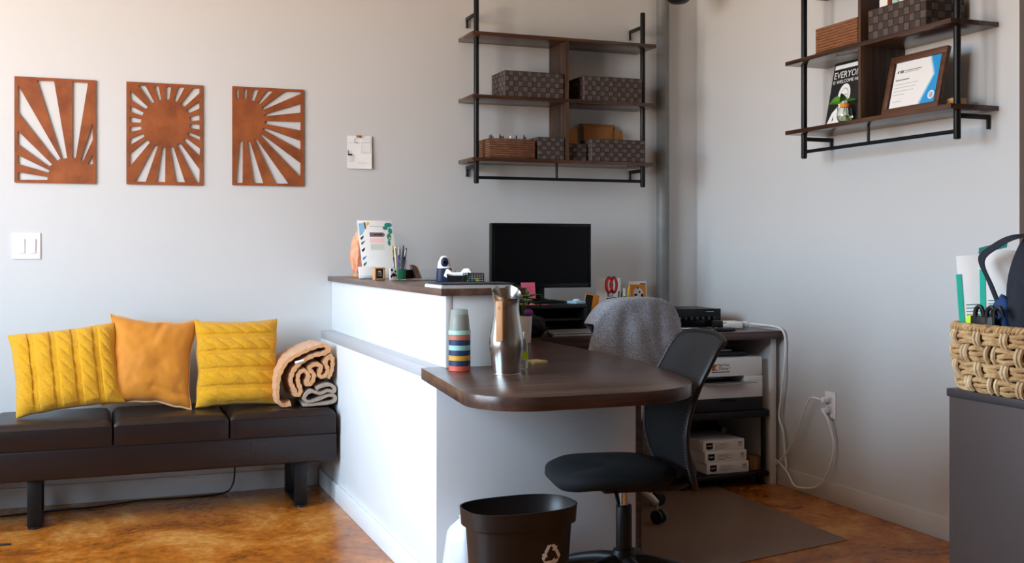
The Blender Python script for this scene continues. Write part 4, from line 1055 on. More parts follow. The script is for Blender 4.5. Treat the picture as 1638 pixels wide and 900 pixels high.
t = thing('pen_cup', 'black desk cup holding red scissors and pens beside the monitor', 'pen cup', (2.435, 4.93, DT))
G().lathe([(0.0005, 0.0005), (0.036, 0.0005), (0.038, 0.15), (0.0355, 0.15), (0.034, 0.004), (0.0005, 0.004)], seg=24).obj('cup', 'black_plastic', t)
def item(name, label, cat, loc): return thing(name, label, cat, loc)
t = item('scissors', 'red and black handled scissors standing in the black desk cup', 'scissors', (2.418, 4.925, DT+0.005))
for s, m in ((-1, 'red'), (1, 'red')):
    G().box((-0.005+0.004*s, -0.001*s-0.001, 0.0), (0.005+0.004*s, -0.001*s+0.001, 0.165), 0.0004).obj('blade', 'silver', t)
    pts = [(0.014*s+0.014*math.cos(q)*0.9, 0.002*s, 0.208+0.034*math.sin(q)) for q in [2*PI*i/16 for i in range(16)]]
    hd = G().tube(pts, 0.0052, 8, closed=True).obj('handle', m, t)
    pts = [(0.014*s+0.020*math.cos(q), 0.002*s+0.003, 0.208+0.041*math.sin(q)) for q in [2*PI*i/16 for i in range(16)]]
    G().tube(pts, 0.003, 6, closed=True).obj('grip_edge', 'black_plastic', hd)
for i, (m, dx, dy, h, lb) in enumerate([('white_plastic', 0.022, -0.01, 0.175, 'white pen in the black desk cup beside the scissors'), ('black_plastic', 0.006, -0.022, 0.18, 'black pen in the black desk cup beside the scissors'), ('white_plastic', -0.014, 0.018, 0.185, 'white marker in the black desk cup behind the scissors')]):
    p = item('pen', lb, 'pen', (2.435+dx*0.6, 4.93+dy*0.6, DT+0.0055))
    d = Vector((dx*0.55, dy*0.55, 0.1)).normalized()
    G().cyl((0, 0, 0), d*h*0.8, 0.0042, seg=8).obj('barrel', m, p); G().cyl(d*h*0.802, d*h, 0.0046, 0.003, seg=8).obj('cap', 'black_plastic', p)
t = thing('pen_cup', 'round black pot with a yellow highlighter beside the white card', 'pen cup', (2.512, 4.95, DT))
G().lathe([(0.0005, 0.0005), (0.030, 0.0005), (0.034, 0.15), (0.032, 0.15), (0.028, 0.004), (0.0005, 0.004)], seg=24).obj('cup', 'black_plastic', t)
t = item('highlighter', 'yellow highlighter leaning out of the round black pot', 'marker', (2.505, 4.945, DT+0.005))
G().cyl((0, 0, 0), (0.018, 0, 0.175), 0.006, seg=10).obj('barrel', 'yellow', t); G().cyl((0.01815, 0, 0.1755), (0.024, 0, 0.215), 0.006, 0.003, seg=10).obj('cap', 'yellow', t)
t = item('marker', 'white capped marker in the round black pot', 'marker', (2.515, 4.955, DT+0.005))
G().cyl((0, 0, 0), (-0.010, 0, 0.15), 0.006, seg=10).obj('barrel', 'black_plastic', t); G().cyl((-0.0101, 0, 0.1505), (-0.012, 0, 0.19), 0.0065, seg=10).obj('cap', 'white_plastic', t)
t = thing('white_card', 'blank white card standing behind the scissors by the monitor', 'card', (2.475, 5.08, DT))
G().box((-0.068, -0.002, 0), (0.068, 0.002, 0.245), 0.0008, mtx=Matrix.Rotation(0.03, 4, 'Y') @ Matrix.Rotation(-0.05, 4, 'X')).obj('card', 'paper', t)
G().box((-0.03, 0.012, 0), (0.03, 0.05, 0.004)).obj('easel_foot', 'white_plastic', t, smooth=False)
t = thing('orange_card', 'orange card with a black and white round animal propped on the desk', 'card', (2.712, 5.19, DT))
G().box((-0.052, -0.002, 0), (0.052, 0.003, 0.222), 0.0008, mtx=Matrix.Rotation(-0.10, 4, 'X')).obj('card', 'paper', t)
om = Matrix.Rotation(-0.10, 4, 'X') @ Matrix.Translation((0, -0.0023, 0)) @ FRONT
flat(rect(-0.046, 0.06, 0.046, 0.205), om, 'orange', 'printed_panel', t); flat(rect(0.012, 0.205, 0.046, 0.212), om, 'mid_ink', 'printed_line', t)
flat(ell(0, 0.155, 0.030, 0.033, 20), om, 'paper', 'printed_animal', t, 0.0006)
for e in [(-0.002, 0.186, 0.005, 0.006), (0.022, 0.145, 0.008, 0.012), (-0.016, 0.150, 0.010, 0.007), (0.0, 0.128, 0.008, 0.006), (0.008, 0.165, 0.006, 0.006)]: flat(ell(*e, 12), om, 'ink', 'printed_spot', t, 0.0008)
t = thing('tissue_pack', 'pale blue tissue pack lying on the end of the riser', 'tissues', (2.196, 4.86, RZ+0.0004), 0.2)
G().box((-0.03, -0.04, 0), (0.03, 0.04, 0.014), 0.005).obj('pack', 'pale_blue', t)
G().ball((0.0, 0.0, 0.016), (0.02, 0.014, 0.008)).obj('tissue', 'paper', t)
t = thing('orange_booklet', 'orange and black booklet leaning behind the tissue pack', 'booklet', (2.33, 5.0, DT))
G().box((-0.045, -0.004, 0), (0.03, 0.004, 0.165), 0.001, mtx=Matrix.Rotation(0.16, 4, 'Y')).obj('cover', 'orange', t)
G().box((-0.045, -0.0046, 0), (-0.005, -0.0041, 0.16), mtx=Matrix.Rotation(0.16, 4, 'Y')).obj('spine_band', 'black_plastic', t, smooth=False)

t = thing('amplifier', 'black audio amplifier with a red light at the desk corner', 'amplifier', (2.755, 4.90, DT), -0.10)
G().box((-0.20, -0.11, 0.006), (0.20, 0.16, 0.092), 0.003).obj('case', 'black_plastic', t)
G().box((-0.205, -0.116, 0.006), (0.205, -0.1102, 0.094), 0.002).obj('faceplate', 'black_gloss', t)
for x in (-0.17, 0.17):
    for y in (-0.08, 0.13): G().cyl((x, y, 0), (x, y, 0.0062), 0.012, seg=12).obj('foot', 'black_plastic', t)
for i in range(7): 
    kb = G().cyl((-0.02+0.031*i, -0.1162, 0.046), (-0.02+0.031*i, -0.128, 0.046), 0.0095, 0.0085, seg=18).obj('knob', 'black_plastic', t)
    G().box((-0.0205+0.031*i, -0.1286, 0.047), (-0.0195+0.031*i, -0.1281, 0.055)).obj('pointer', 'faint_ink', kb, smooth=False)
for i in range(4): G().box((-0.195+0.011*i, -0.1175, 0.072), (-0.190+0.011*i, -0.1161, 0.075)).obj('marking', 'faint_ink', t, smooth=False)
for i in range(3): G().box((-0.160, -0.1175, 0.040+0.010*i), (-0.157, -0.1161, 0.046+0.010*i)).obj('marking', 'faint_ink', t, smooth=False)
for x in (-0.085, -0.06): G().cyl((x, -0.1162, 0.038), (x, -0.120, 0.038), 0.0035, seg=10).obj('jack', 'tan_edge', t)
G().cyl((-0.078, -0.1162, 0.066), (-0.078, -0.120, 0.066), 0.0045, seg=12).obj('red_light', 'led', t)
G().box((0.125, -0.1172, 0.078), (0.165, -0.1161, 0.081)).obj('marking', 'faint_ink', t, smooth=False)
cord_thing('amplifier_cable', 'black cable arching over the top of the amplifier', [(2.56, 4.86, 0.85), (2.61, 4.85, 0.878), (2.67, 4.86, 0.862), (2.75, 4.88, 0.842)], 0.0042, 'black_plastic')
cord_thing('thin_white_cable', 'thin white cable lying on the desk before the amplifier', [(2.55, 4.72, DT+0.003), (2.62, 4.735, DT+0.003), (2.70, 4.73, DT+0.003), (2.78, 4.70, DT+0.003)], 0.0026, 'white_plastic')
t = thing('wireless_puck', 'flat black puck with yellow dots before the amplifier', 'gadget', (2.82, 4.565, DT))
G().loft([oval(0.070, 0.055, 0.0005), oval(0.075, 0.058, 0.005), oval(0.072, 0.055, 0.014), oval(0.05, 0.04, 0.017)]).obj('body', 'black_plastic', t)
G().box((-0.03, -0.005, 0.0172), (0.015, 0.03, 0.048), 0.004).obj('grip', 'black_plastic', t)
for x, y in [(-0.04, -0.032), (0.0, -0.042), (0.045, -0.034), (0.02, -0.038)]: G().ball((x, y, 0.0165), (0.004, 0.004, 0.003), 8, 6).obj('dot', 'yellow', t)
G().cyl((0.0151, 0.01, 0.035), (0.04, 0.008, 0.037), 0.0028, seg=8).obj('arm', 'orange', t)
t = thing('power_strip', 'white power adapter block lying on the desk corner', 'power adapter', (2.94, 4.665, DT), -0.12)
G().box((-0.06, -0.03, 0.0005), (0.055, 0.06, 0.036), 0.007, 3).obj('block', 'white_plastic', t)
G().box((0.0552, -0.012, 0.008), (0.060, 0.014, 0.030), 0.001).obj('plug_gap', 'black_plastic', t)
G().ball((0.078, 0.0, 0.019), (0.020, 0.018, 0.0175)).obj('plug', 'white_plastic', t)
cord_thing('power_cable', 'long white cable hanging off the desk corner down to the floor', [(3.05, 4.655, DT+0.022), (3.072, 4.60, DT+0.020), (3.085, 4.52, DT+0.018), (3.095, 4.455, DT+0.004), (3.102, 4.437, 0.70), (3.098, 4.436, 0.60), (3.088, 4.44, 0.50), (3.09, 4.46, 0.40), (3.085, 4.465, 0.33), (3.092, 4.44, 0.26), (3.092, 4.43, 0.18), (3.09, 4.415, 0.12), (3.088, 4.41, 0.09)], 0.0048, 'white_plastic')

# ------------------------------------------------------------------ under the desk: cart, printer, paper
t = thing('printer_cart', 'low black two tier cart on casters under the wall desk', 'cart', (2.80, 4.80, 0))
G().box((-0.24, -0.31, 0.330), (0.25, 0.22, 0.365), 0.006).obj('upper_tier', 'black_plastic', t)
G().box((-0.24, -0.31, 0.045), (0.25, 0.22, 0.068), 0.006).obj('lower_tier', 'black_plastic', t)
for x in (-0.22, 0.23):
    for y in (-0.285, 0.20): G().cyl((x, y, 0.068), (x, y, 0.330), 0.012, seg=14).obj('post', 'black_metal', t)
for x in (-0.21, 0.22):
    for y in (-0.27, 0.19):
        w = G().cyl((x-0.011, y, 0.0205), (x+0.011, y, 0.0205), 0.020, seg=20).obj('caster', 'black_plastic', t)
        G().box((x-0.013, y-0.012, 0.028), (x+0.013, y+0.012, 0.045), 0.002).obj('caster_fork', 'black_metal', w)
t = thing('printer', 'white laser printer with a dark paper drawer and logo sticker on the cart', 'printer', (2.815, 4.78, 0.3655))
G().box((-0.20, -0.285, 0.0), (0.20, 0.16, 0.062), 0.004).obj('paper_drawer', 'black_plastic', t)
G().box((-0.04, -0.289, 0.048), (0.05, -0.285, 0.060), 0.001).obj('drawer_grip', 'black_gloss', t)
g = G().box((-0.20, -0.282, 0.0625), (0.20, -0.262, 0.135), 0.003).box((-0.20, -0.262, 0.0625), (0.20, 0.16, 0.135), 0.002)
g.box((-0.20, -0.28, 0.165), (0.20, 0.16, 0.255), 0.006).box((0.10, -0.28, 0.135), (0.20, 0.16, 0.165), 0.001).box((-0.20, -0.12, 0.135), (0.10, 0.16, 0.165))
g.obj('body', 'white_plastic', t)
G().box((-0.198, -0.275, 0.1352), (0.098, -0.125, 0.1362)).obj('slot_floor', 'black_plastic', t, smooth=False)
G().prism([(-0.15, -0.278), (0.10, -0.278), (0.14, -0.33), (-0.10, -0.345)], 0.1365, 0.1395).obj('output_tray', 'silver', t, smooth=False)
G().box((-0.18, -0.24, 0.2552), (0.14, 0.14, 0.278), 0.004).obj('scanner_lid', 'black_plastic', t)
G().box((-0.15, -0.20, 0.2782), (0.08, 0.10, 0.284), 0.002).obj('paper_on_lid', 'paper', t)
sm = Matrix.Translation((0, -0.2803, 0)) @ FRONT
flat([(-0.080, 0.195), (-0.077, 0.214), (-0.066, 0.225), (-0.050, 0.227), (-0.050, 0.219), (-0.058, 0.214), (-0.060, 0.204), (-0.052, 0.203), (-0.050, 0.195)], sm, 'orange', 'logo_mark', t)
flat([(-0.080, 0.195), (-0.077, 0.214), (-0.066, 0.225), (-0.058, 0.226), (-0.068, 0.214), (-0.071, 0.195)], sm, 'cardboard', 'logo_mark', t, 0.0006)
text_part('logo_lettering', 'Find Your', 0.017, 'ink', t, sm @ Matrix.Translation((-0.046, 0.216, 0)), 0.0004, shear=0.2, width=0.060)
text_part('logo_lettering', 'Shine!', 0.024, 'rust', t, sm @ Matrix.Translation((-0.046, 0.197, 0)), 0.0004, shear=0.2, width=0.062)
flat(rect(-0.080, 0.186, 0.018, 0.190), sm, 'navy', 'logo_line', t)
RL = 0.0685
for i in range(3):
    t = thing('paper_ream', ['white printer paper ream lowest in the stack on the cart', 'white printer paper ream in the middle of the cart stack', 'white printer paper ream topmost in the cart stack'][i], 'paper ream', (2.715-0.008*i+0.01, 4.52+0.004*i, RL+0.0525*i), 0.015*(i-1), 'paper reams on the cart')
    G().box((-0.005, 0, 0), (0.225, 0.28, 0.052), 0.002).obj('wrapper', 'paper', t)
    rm = Matrix.Translation((0, -0.0003, 0)) @ FRONT
    flat([(0.012, 0.014), (0.030, 0.009), (0.048, 0.014), (0.048, 0.042), (0.012, 0.042)], rm, 'ink', 'badge', t)
    flat(rect(0.018, 0.026, 0.042, 0.029), rm, 'paper', 'badge_text', t, 0.0006)
    for k in range(5): flat(rect(0.068, 0.036-0.006*k, [0.13, 0.15, 0.12, 0.14, 0.11][k], 0.0375-0.006*k), rm, 'mid_ink', 'text_line', t)
    flat(rect(0.064, 0.010, 0.065, 0.042), rm, 'mid_ink', 'text_line', t)
    for k in range(3): flat(rect(0.190, 0.034-0.009*k, 0.212, 0.038-0.009*k), rm, ['ink', 'mid_ink', 'faint_ink'][k], 'text_line', t)
t = thing('white_carton', 'plain white carton behind the paper reams on the cart', 'box', (2.70, 4.83, RL))
G().box((-0.10, 0, 0.0005), (0.05, 0.12, 0.205), 0.002).obj('body', 'paper', t)
G().box((-0.102, -0.002, 0.180), (0.052, 0.122, 0.207), 0.002).obj('lid', 'white_plastic', t)
t = thing('brown_carton', 'small brown carton beside the paper reams on the cart', 'box', (2.965, 4.53, RL))
G().box((0, 0, 0.0005), (0.065, 0.16, 0.062), 0.002).obj('body', 'cardboard', t)
G().box((0.024, -0.0006, 0.002), (0.040, 0.1606, 0.0628)).obj('tape', 'kraft', t, smooth=False)
t = thing('mail_bag', 'crumpled dark and silver mailing bag leaning above the brown carton', 'bag', (2.945, 4.86, RL))
bm = bmesh.new(); bmesh.ops.create_icosphere(bm, subdivisions=4, radius=1)
for v in bm.verts:
    s = 1+0.22*noise.noise(v.co*2.4+Vector((9, 0, 0)))
    v.co = Vector((v.co.x*0.085*s+0.03*v.co.z, v.co.y*0.022*s+0.10*(0.5+0.5*v.co.z)-0.03, max(0.0005, 0.098+v.co.z*0.098*s)))
g = G(); g.bm.free(); g.bm = bm; g.obj('sack', 'black_plastic', t, angle=50)
flat(rect(-0.003, -0.02, 0.025, 0.02), Matrix.Translation((0.03, -0.06, 0.15)) @ Matrix.Rotation(0.4, 4, 'Y') @ FRONT, 'silver', 'silver_flap', t)
text_part('lettering', '2', 0.032, 'paper', t, Matrix.Translation((-0.012, -0.034, 0.135)) @ Matrix.Rotation(0.5, 4, 'X') @ FRONT, 0.0006)

# ------------------------------------------------------------------ office chairs
def star_base(t, m, rad, rot0, hub_z, caster_m='black_plastic', ring=None, drop=0.042):
    G().lathe([(0.0005, hub_z-0.03), (0.045, hub_z-0.03), (0.048, hub_z), (0.034, hub_z+0.035), (0.0005, hub_z+0.035)], seg=24).obj('hub', m, t)
    for k in range(5):
        a = rot0+2*PI*k/5; c, s = math.cos(a), math.sin(a)
        lg = G().tube([(c*r, s*r, z) for r, z in [(0.03, hub_z), (rad*0.4, hub_z-0.004), (rad*0.8, hub_z-drop*0.6), (rad, hub_z-drop)]], 0.018, 10, 5, rr=lambda q: 0.024-0.010*q).obj('leg', m, t)
        cx_, cy_ = c*rad, s*rad
        G().cyl((cx_, cy_, 0.05), (cx_, cy_, hub_z-drop+0.002), 0.006, seg=8).obj('caster_stem', 'chrome', lg)
        for e in (-0.013, 0.013):
            px, py = -s*e, c*e
            wd = Vector((-s, c, 0))*0.008
            ct = Vector((cx_+px+c*0.008, cy_+py+s*0.008, 0.0285))
            w = G().cyl(ct-wd, ct+wd, 0.028, seg=20, bev=0.002).obj('caster', caster_m, lg)
        if ring: G().tube([ct+wd*1.05+Vector((c*0.025*math.cos(q), s*0.025*math.cos(q), 0.025*math.sin(q))) for q in [2*PI*i/18 for i in range(18)]], 0.0022, 6, closed=True).obj('caster_ring', ring, lg)

CHX, CHY = 1.575, 3.12
t = thing('office_chair', 'black mesh-back task chair without armrests tucked under the desk corner', 'chair', (CHX, CHY, 0), math.radians(-9))
def seatfn(rx, ry, z, n=48):
    out = []
    for i in range(n):
        a = 2*PI*i/n; c, s = math.cos(a), math.sin(a); pw = 0.62
        out.append((-0.047+rx*math.copysign(abs(c)**pw, c), ry*math.copysign(abs(s)**pw, s), z-0.018*max(0, -c)**3))
    return out
G().loft([seatfn(0.14, 0.14, 0.404), seatfn(0.175, 0.175, 0.412), seatfn(0.194, 0.198, 0.432), seatfn(0.193, 0.197, 0.449), seatfn(0.17, 0.175, 0.461), seatfn(0.10, 0.10, 0.464), seatfn(0.02, 0.02, 0.462)]).obj('seat', 'black_fabric', t, angle=70)
G().box((-0.09, -0.08, 0.380), (0.11, 0.08, 0.404), 0.006).obj('mechanism', 'black_plastic', t)
G().tube([(-0.05, -0.08, 0.38), (-0.07, -0.16, 0.376), (-0.08, -0.20, 0.372)], 0.006, 8, 4).obj('lever', 'black_plastic', t)
G().cyl((0, 0, 0.325), (0, 0, 0.380), 0.014, seg=18).obj('gas_piston', 'chrome', t)
G().cyl((0, 0, 0.11), (0, 0, 0.326), 0.0255, seg=22, bev=0.003).obj('gas_cylinder', 'black_plastic', t)
star_base(t, 'black_plastic', 0.23, math.radians(59), 0.150)
BK = [(0.195, 0.395), (0.172, 0.44), (0.147, 0.52), (0.145, 0.60), (0.175, 0.70), (0.222, 0.79), (0.268, 0.868)]
BKs = spline([Vector((a, 0, b)) for a, b in BK], 6)
def back_pt(u, v):
    i = v*(len(BKs)-1); k = min(int(i), len(BKs)-2); p = BKs[k].lerp(BKs[k+1], i-k)
    wv = [0.135, 0.170, 0.190, 0.195, 0.195, 0.193, 0.182]
    j = v*6; kk = min(int(j), 5); w = wv[kk]+(wv[kk+1]-wv[kk])*(j-kk)
    s = 2*u-1
    cut = 0.02*abs(s)**4*(1 if v > 0.9 else 0)*(v-0.9)*10
    return Vector((p.x+0.016-0.022*s*s, s*w, p.z-cut))
bk = G().sheet(lambda u, v: back_pt(u, v), 24, 36, 0.004).obj('backrest', 'mesh_black', t, angle=70)
loop = [back_pt(0, v/20) for v in range(21)]+[back_pt(u/10, 1) for u in range(1, 10)]+[back_pt(1, 1-v/20) for v in range(21)]+[back_pt(1-u/10, 0) for u in range(1, 10)]
G().tube(loop, 0.009, 8, closed=True).obj('back_frame', 'black_plastic', bk)
g = G()
for sd in (0.012, 0.988):
    for i in range(46):
        p = back_pt(sd, 0.10+0.85*i/46); g.ball((p.x-0.0095, p.y, p.z), 0.0013, 6, 4)
stuff(g.obj('edge_holes', 'faint_ink', bk))
G().tube([(0.08, 0, 0.378), (0.19, 0, 0.385), (0.225, 0, 0.42), (0.195, 0, 0.52), (0.20, 0, 0.60)], 0.018, 10, 5).obj('back_bracket', 'black_plastic', t)

GX, GY = 2.065, 4.265
t = thing('office_chair', 'office chair with pale five-star base draped with a grey sweater', 'chair', (GX, GY, 0.0032), math.radians(4))
G().loft([oval(0.20, 0.20, 0.405, 40), oval(0.235, 0.225, 0.43, 40), oval(0.235, 0.225, 0.455, 40), oval(0.20, 0.19, 0.475, 40), oval(0.05, 0.05, 0.478, 40)]).obj('seat', 'black_fabric', t, angle=70)
G().box((-0.1, -0.1, 0.375), (0.1, 0.1, 0.405), 0.006).obj('mechanism', 'black_plastic', t)
G().cyl((0, 0, 0.12), (0, 0, 0.375), 0.026, seg=20).obj('gas_cylinder', 'black_plastic', t)
star_base(t, 'chair_white', 0.27, math.radians(-68), 0.165, ring='chair_white', drop=0.085)
def gback(x, z, y): return (x, y, z)
pts = []
def gb(u, v):
    s = 2*u-1
    arch = 1-0.26*abs(s)**4.0
    w = 0.165+0.016*math.sin(PI*v)
    z = 0.52+(0.395*arch)*v
    return (s*w, -0.225-0.028*v+0.032*s*s*1.0, z)
G().sheet(gb, 24, 20, 0.03).obj('backrest', 'chair_white', t, angle=70)
G().tube([(0, -0.08, 0.39), (0, -0.22, 0.40), (0, -0.265, 0.46), (0, -0.262, 0.58)], 0.02, 10, 5).obj('back_bracket', 'chair_white', t)

t = thing('sweater', 'grey heathered sweater draped over the back of the pale office chair', 'sweater', (GX, GY, 0.0032), math.radians(4))
def drape(side):
    def f(u, v):
        s = 2*u-1
        arch = 1-0.26*abs(s)**4.0
        ztop = 0.52+0.395*arch+0.016
        fl = 0.06*v*(1.0 if s < 0 else 0.2)
        x = s*(0.198+fl)-0.045*v*max(0.0, -s) if side < 0 else s*(0.198-0.05*min(1, v*3))
        L = 0.36 if side < 0 else 0.15
        drop = max(0, v-0.05)*L
        z = ztop-drop
        y0 = -0.253+0.034*s*s
        out = 0.008+0.046*math.sqrt(min(1, v/0.06))+0.018*v
        fold = 0.017*v*(1.6+math.sin(s*9+1.3+2.2*v)+0.6*math.sin(s*17-3*v))+0.005*noise.noise(Vector((s*3, v*5, side)))
        if v < 0.12: fold *= v/0.12
        y = y0+side*(out+fold)+(0.05*v*max(0.0, -s-0.5)/0.5 if side < 0 else 0.0)
        return (x, y, z)
    return f
def drape_all(u, v):
    if v < 0.32: return drape(1)(u, (0.32-v)/0.32)
    return drape(-1)(u, (v-0.32)/0.68)
G().sheet(drape_all, 60, 70, 0.005).obj('body', 'grey_knit', t, angle=80)
def sleeve(u, v):
    a = 2*PI*u; r = 0.016
    return (0.212+0.010*v+r*0.7*math.cos(a), -0.20+0.05*v+r*math.sin(a)+0.004*math.sin(v*9), 0.80-0.26*v)
G().sheet(sleeve, 14, 20).obj('sleeve', 'grey_knit', t, angle=80)

tag(G().prism([(x-2.3, y-4.0) for x, y in [(2.752, 3.525), (2.80, 4.56), (1.84, 4.60), (1.80, 3.33)]], 0.0, 0.0025).obj('chair_mat', 'mat_vinyl', smooth=False, loc=(2.3, 4.0, 0.0005)),
    'translucent brown vinyl chair mat on the floor behind the desk', 'mat')

# ------------------------------------------------------------------ waste bin and bag
t = thing('waste_bin', 'dark brown plastic recycling bin with a white arrows symbol', 'bin', (1.182, 3.030, 0), math.radians(4))
def bo(sx, sy, z, n=56): return oval(0.172*sx, 0.115*sy, z, n, 0.72)
G().loft([bo(0.02, 0.02, 0.0015), bo(0.76, 0.74, 0.0015), bo(0.79, 0.77, 0.008), bo(0.915, 0.92, 0.325), bo(0.995, 0.985, 0.329), bo(1.015, 1.01, 0.375), bo(1.02, 1.015, 0.379),
          bo(0.995, 0.985, 0.379), bo(0.975, 0.965, 0.33), bo(0.90, 0.90, 0.32), bo(0.765, 0.75, 0.012), bo(0.02, 0.02, 0.010)], caps=(True, True)).obj('body', 'bin_plastic', t, angle=50)
def bin_y(x, z):
    k = 0.79+(0.915-0.79)*z/0.325; ky = 0.77+(0.92-0.77)*z/0.325
    q = min(1, abs(x)/(0.172*k)); c = q**(1/0.72); s = math.sqrt(max(0, 1-c*c))
    return -0.115*ky*s**0.72
for k in range(3):
    a = math.radians(90-120*k)
    rot = lambda p: (p[0]*math.cos(a-PI/2)-p[1]*math.sin(a-PI/2), p[0]*math.sin(a-PI/2)+p[1]*math.cos(a-PI/2))
    arm1 = [(-0.0135, 0.006), (-0.0055, 0.021), (0.0055, 0.021), (0.0072, 0.018), (0.0095, 0.0192), (0.0085, 0.0085), (-0.001, 0.0135), (0.0012, 0.0150), (0.0, 0.0172), (-0.0085, 0.003)]
    arm1 = [(-0.0190, 0.0090), (-0.0100, 0.0245), (-0.0005, 0.0245), (-0.0050, 0.0170), (-0.0105, 0.0075), (-0.0130, 0.0055)]
    arm2 = [(0.0010, 0.0245), (0.0085, 0.0245), (0.0125, 0.0185), (0.0165, 0.0205), (0.0140, 0.0070), (0.0010, 0.0120), (0.0050, 0.0142), (0.0020, 0.0195), (-0.0010, 0.0210)]
    for arm in (arm1, arm2):
        pl = [rot(p) for p in arm]; cx_, cz_ = 0.058, 0.247
        bm = bmesh.new()
        f1 = [bm.verts.new((cx_+p[0]*1.25, bin_y(cx_+p[0]*1.25, cz_+p[1]*1.25)-0.0008, cz_+p[1]*1.25)) for p in pl]
        f2 = [bm.verts.new((v.co.x, v.co.y+0.003, v.co.z)) for v in f1]
        bm.faces.new(f1)
        for i in range(len(f1)): bm.faces.new((f1[i], f1[(i+1) % len(f1)], f2[(i+1) % len(f1)], f2[i]))
        bmesh.ops.recalc_face_normals(bm, faces=bm.faces)
        g = G(); g.bm.free(); g.bm = bm
        plab(g.obj('recycling_arrow', 'white_plastic', t, smooth=False), 'white recycling arrow')
t = thing('plastic_bag', 'white plastic bag roll standing behind the bin against the counter', 'bag', (1.105, 3.255, 0))
rings = []
for j in range(22):
    z = 0.001+0.292*j/21; ring = []
    prof = 0.062+0.020*math.sin(PI*(j/21)**0.8)-(0.03*max(0, j/21-0.88)/0.12)
    for i in range(40):
        a = 2*PI*i/40
        r = prof*(1+0.05*math.sin(a*7+j*0.2)+0.06*noise.noise(Vector((math.cos(a)*2, math.sin(a)*2, z*12))))
        ring.append((r*math.cos(a), r*math.sin(a), z))
    rings.append(ring)
G().loft(rings).obj('bag', 'bag_plastic', t, angle=80)
G().lathe([(0.015, 0.2935), (0.030, 0.294), (0.034, 0.301), (0.026, 0.306), (0.015, 0.304)], seg=24).obj('gathered_top', 'bag_plastic', t)

# ------------------------------------------------------------------ file cabinet and wicker basket
KX, KY, KZ = 2.16, 2.352, 0.76
t = thing('file_cabinet', 'dark grey cabinet with a slab top under the wicker basket', 'cabinet', (KX, KY, 0))
G().box((0.006, -0.62, 0.04), (0.45, -0.004, KZ-0.022), 0.002).obj('body', 'cabinet_grey', t)
G().box((0, -0.626, KZ-0.022), (0.455, 0.0, KZ), 0.003).obj('top', 'cabinet_top', t)
G().box((0.02, -0.60, 0), (0.44, -0.02, 0.04)).obj('plinth', 'cabinet_top', t, smooth=False)
for z in (0.06, 0.40):
    d = G().box((0.02, -0.640, z), (0.44, -0.6265, z+0.31), 0.003).obj('drawer', 'cabinet_grey', t)
    G().tube([(0.17, -0.640, z+0.22), (0.17, -0.662, z+0.22), (0.29, -0.662, z+0.22), (0.29, -0.640, z+0.22)], 0.005, 8).obj('handle', 'silver', d)

WBX, WBY = KX+0.145, KY-0.167
t = thing('wicker_basket', 'woven wicker basket full of bags and booklets on the grey cabinet', 'basket', (WBX, WBY, KZ))
HX, HY, HZ = 0.150, 0.180, 0.165
def perim(s, z):
    """rounded rectangle of the basket at height z; s in 0..1 -> point, outward normal"""
    k = 0.88+0.12*min(1, (z/(HZ*0.55))**0.6)
    a = 2*PI*s; c, q = math.cos(a), math.sin(a); pw = 0.45
    x = HX*k*math.copysign(abs(c)**pw, c); y = HY*k*math.copysign(abs(q)**pw, q)
    n = Vector((math.copysign(abs(c)**(2-pw)/HX, c), math.copysign(abs(q)**(2-pw)/HY, q), 0)).normalized()
    return Vector((x, y, z)), n
def perim_len():
    N = 720; pts = [perim(i/N, HZ)[0] for i in range(N+1)]; acc = [0]
    for i in range(N): acc.append(acc[-1]+(pts[i+1]-pts[i]).length)
    return acc
ACC = perim_len()
def s_at(f):
    import bisect
    x = f*ACC[-1]; i = min(len(ACC)-2, bisect.bisect(ACC, x)-1)
    return (i+(x-ACC[i])/max(1e-9, ACC[i+1]-ACC[i]))/720
NST = 26; ROWS = 4
rh = HZ/ROWS
for r_ in range(ROWS):
    for st in range(3):
        pts = []
        NP = NST*10
        for i in range(NP):
            f = i/NP
            ph = f*NST/2+0.5*(r_ % 2)
            z = rh*r_+rh*(0.2+0.30*st)+0.0025*math.sin(f*90+st*2.1)
            p, n = perim(s_at(f), z)
            off = 0.0065*math.cos(2*PI*ph)+0.0022*math.sin(f*140+st*2.1)
            pts.append(p+n*off)
        G().tube(pts, 0.0072, 7, closed=True).obj('strand', 'wicker', t)
for k in range(NST):
    f = k/NST
    for e in (-1, 1):
        pts = []
        for j in range(17):
            z = 0.004+HZ*j/17
            r_ = z/rh
            p, n = perim(s_at((f+e*0.0052) % 1), z)
            ph = f*NST/2
            sgn = -math.cos(2*PI*(f*NST/2+0.5*(int(r_) % 2)))
            w = math.sin(PI*(r_ % 1.0))
            pts.append(p+n*(0.0095*sgn*w))
        G().tube(pts, 0.0062, 6, 2).obj('stake', 'wicker_pale', t)
for st in range(2):
    pts = []
    for i in range(360):
        f = i/360; p, n = perim(s_at(f), HZ+0.004)
        a = f*2*PI*46+PI*st
        pts.append(p+n*(0.006*math.cos(a))+Vector((0, 0, 0.006*math.sin(a))))
    G().tube(pts, 0.0065, 7, closed=True).obj('rim_strand', 'wicker', t)
G().prism([(p.x*0.97, p.y*0.97) for p in [perim(i/40, 0.001)[0] for i in range(40)]], 0.001, 0.008).obj('bottom', 'wicker', t)

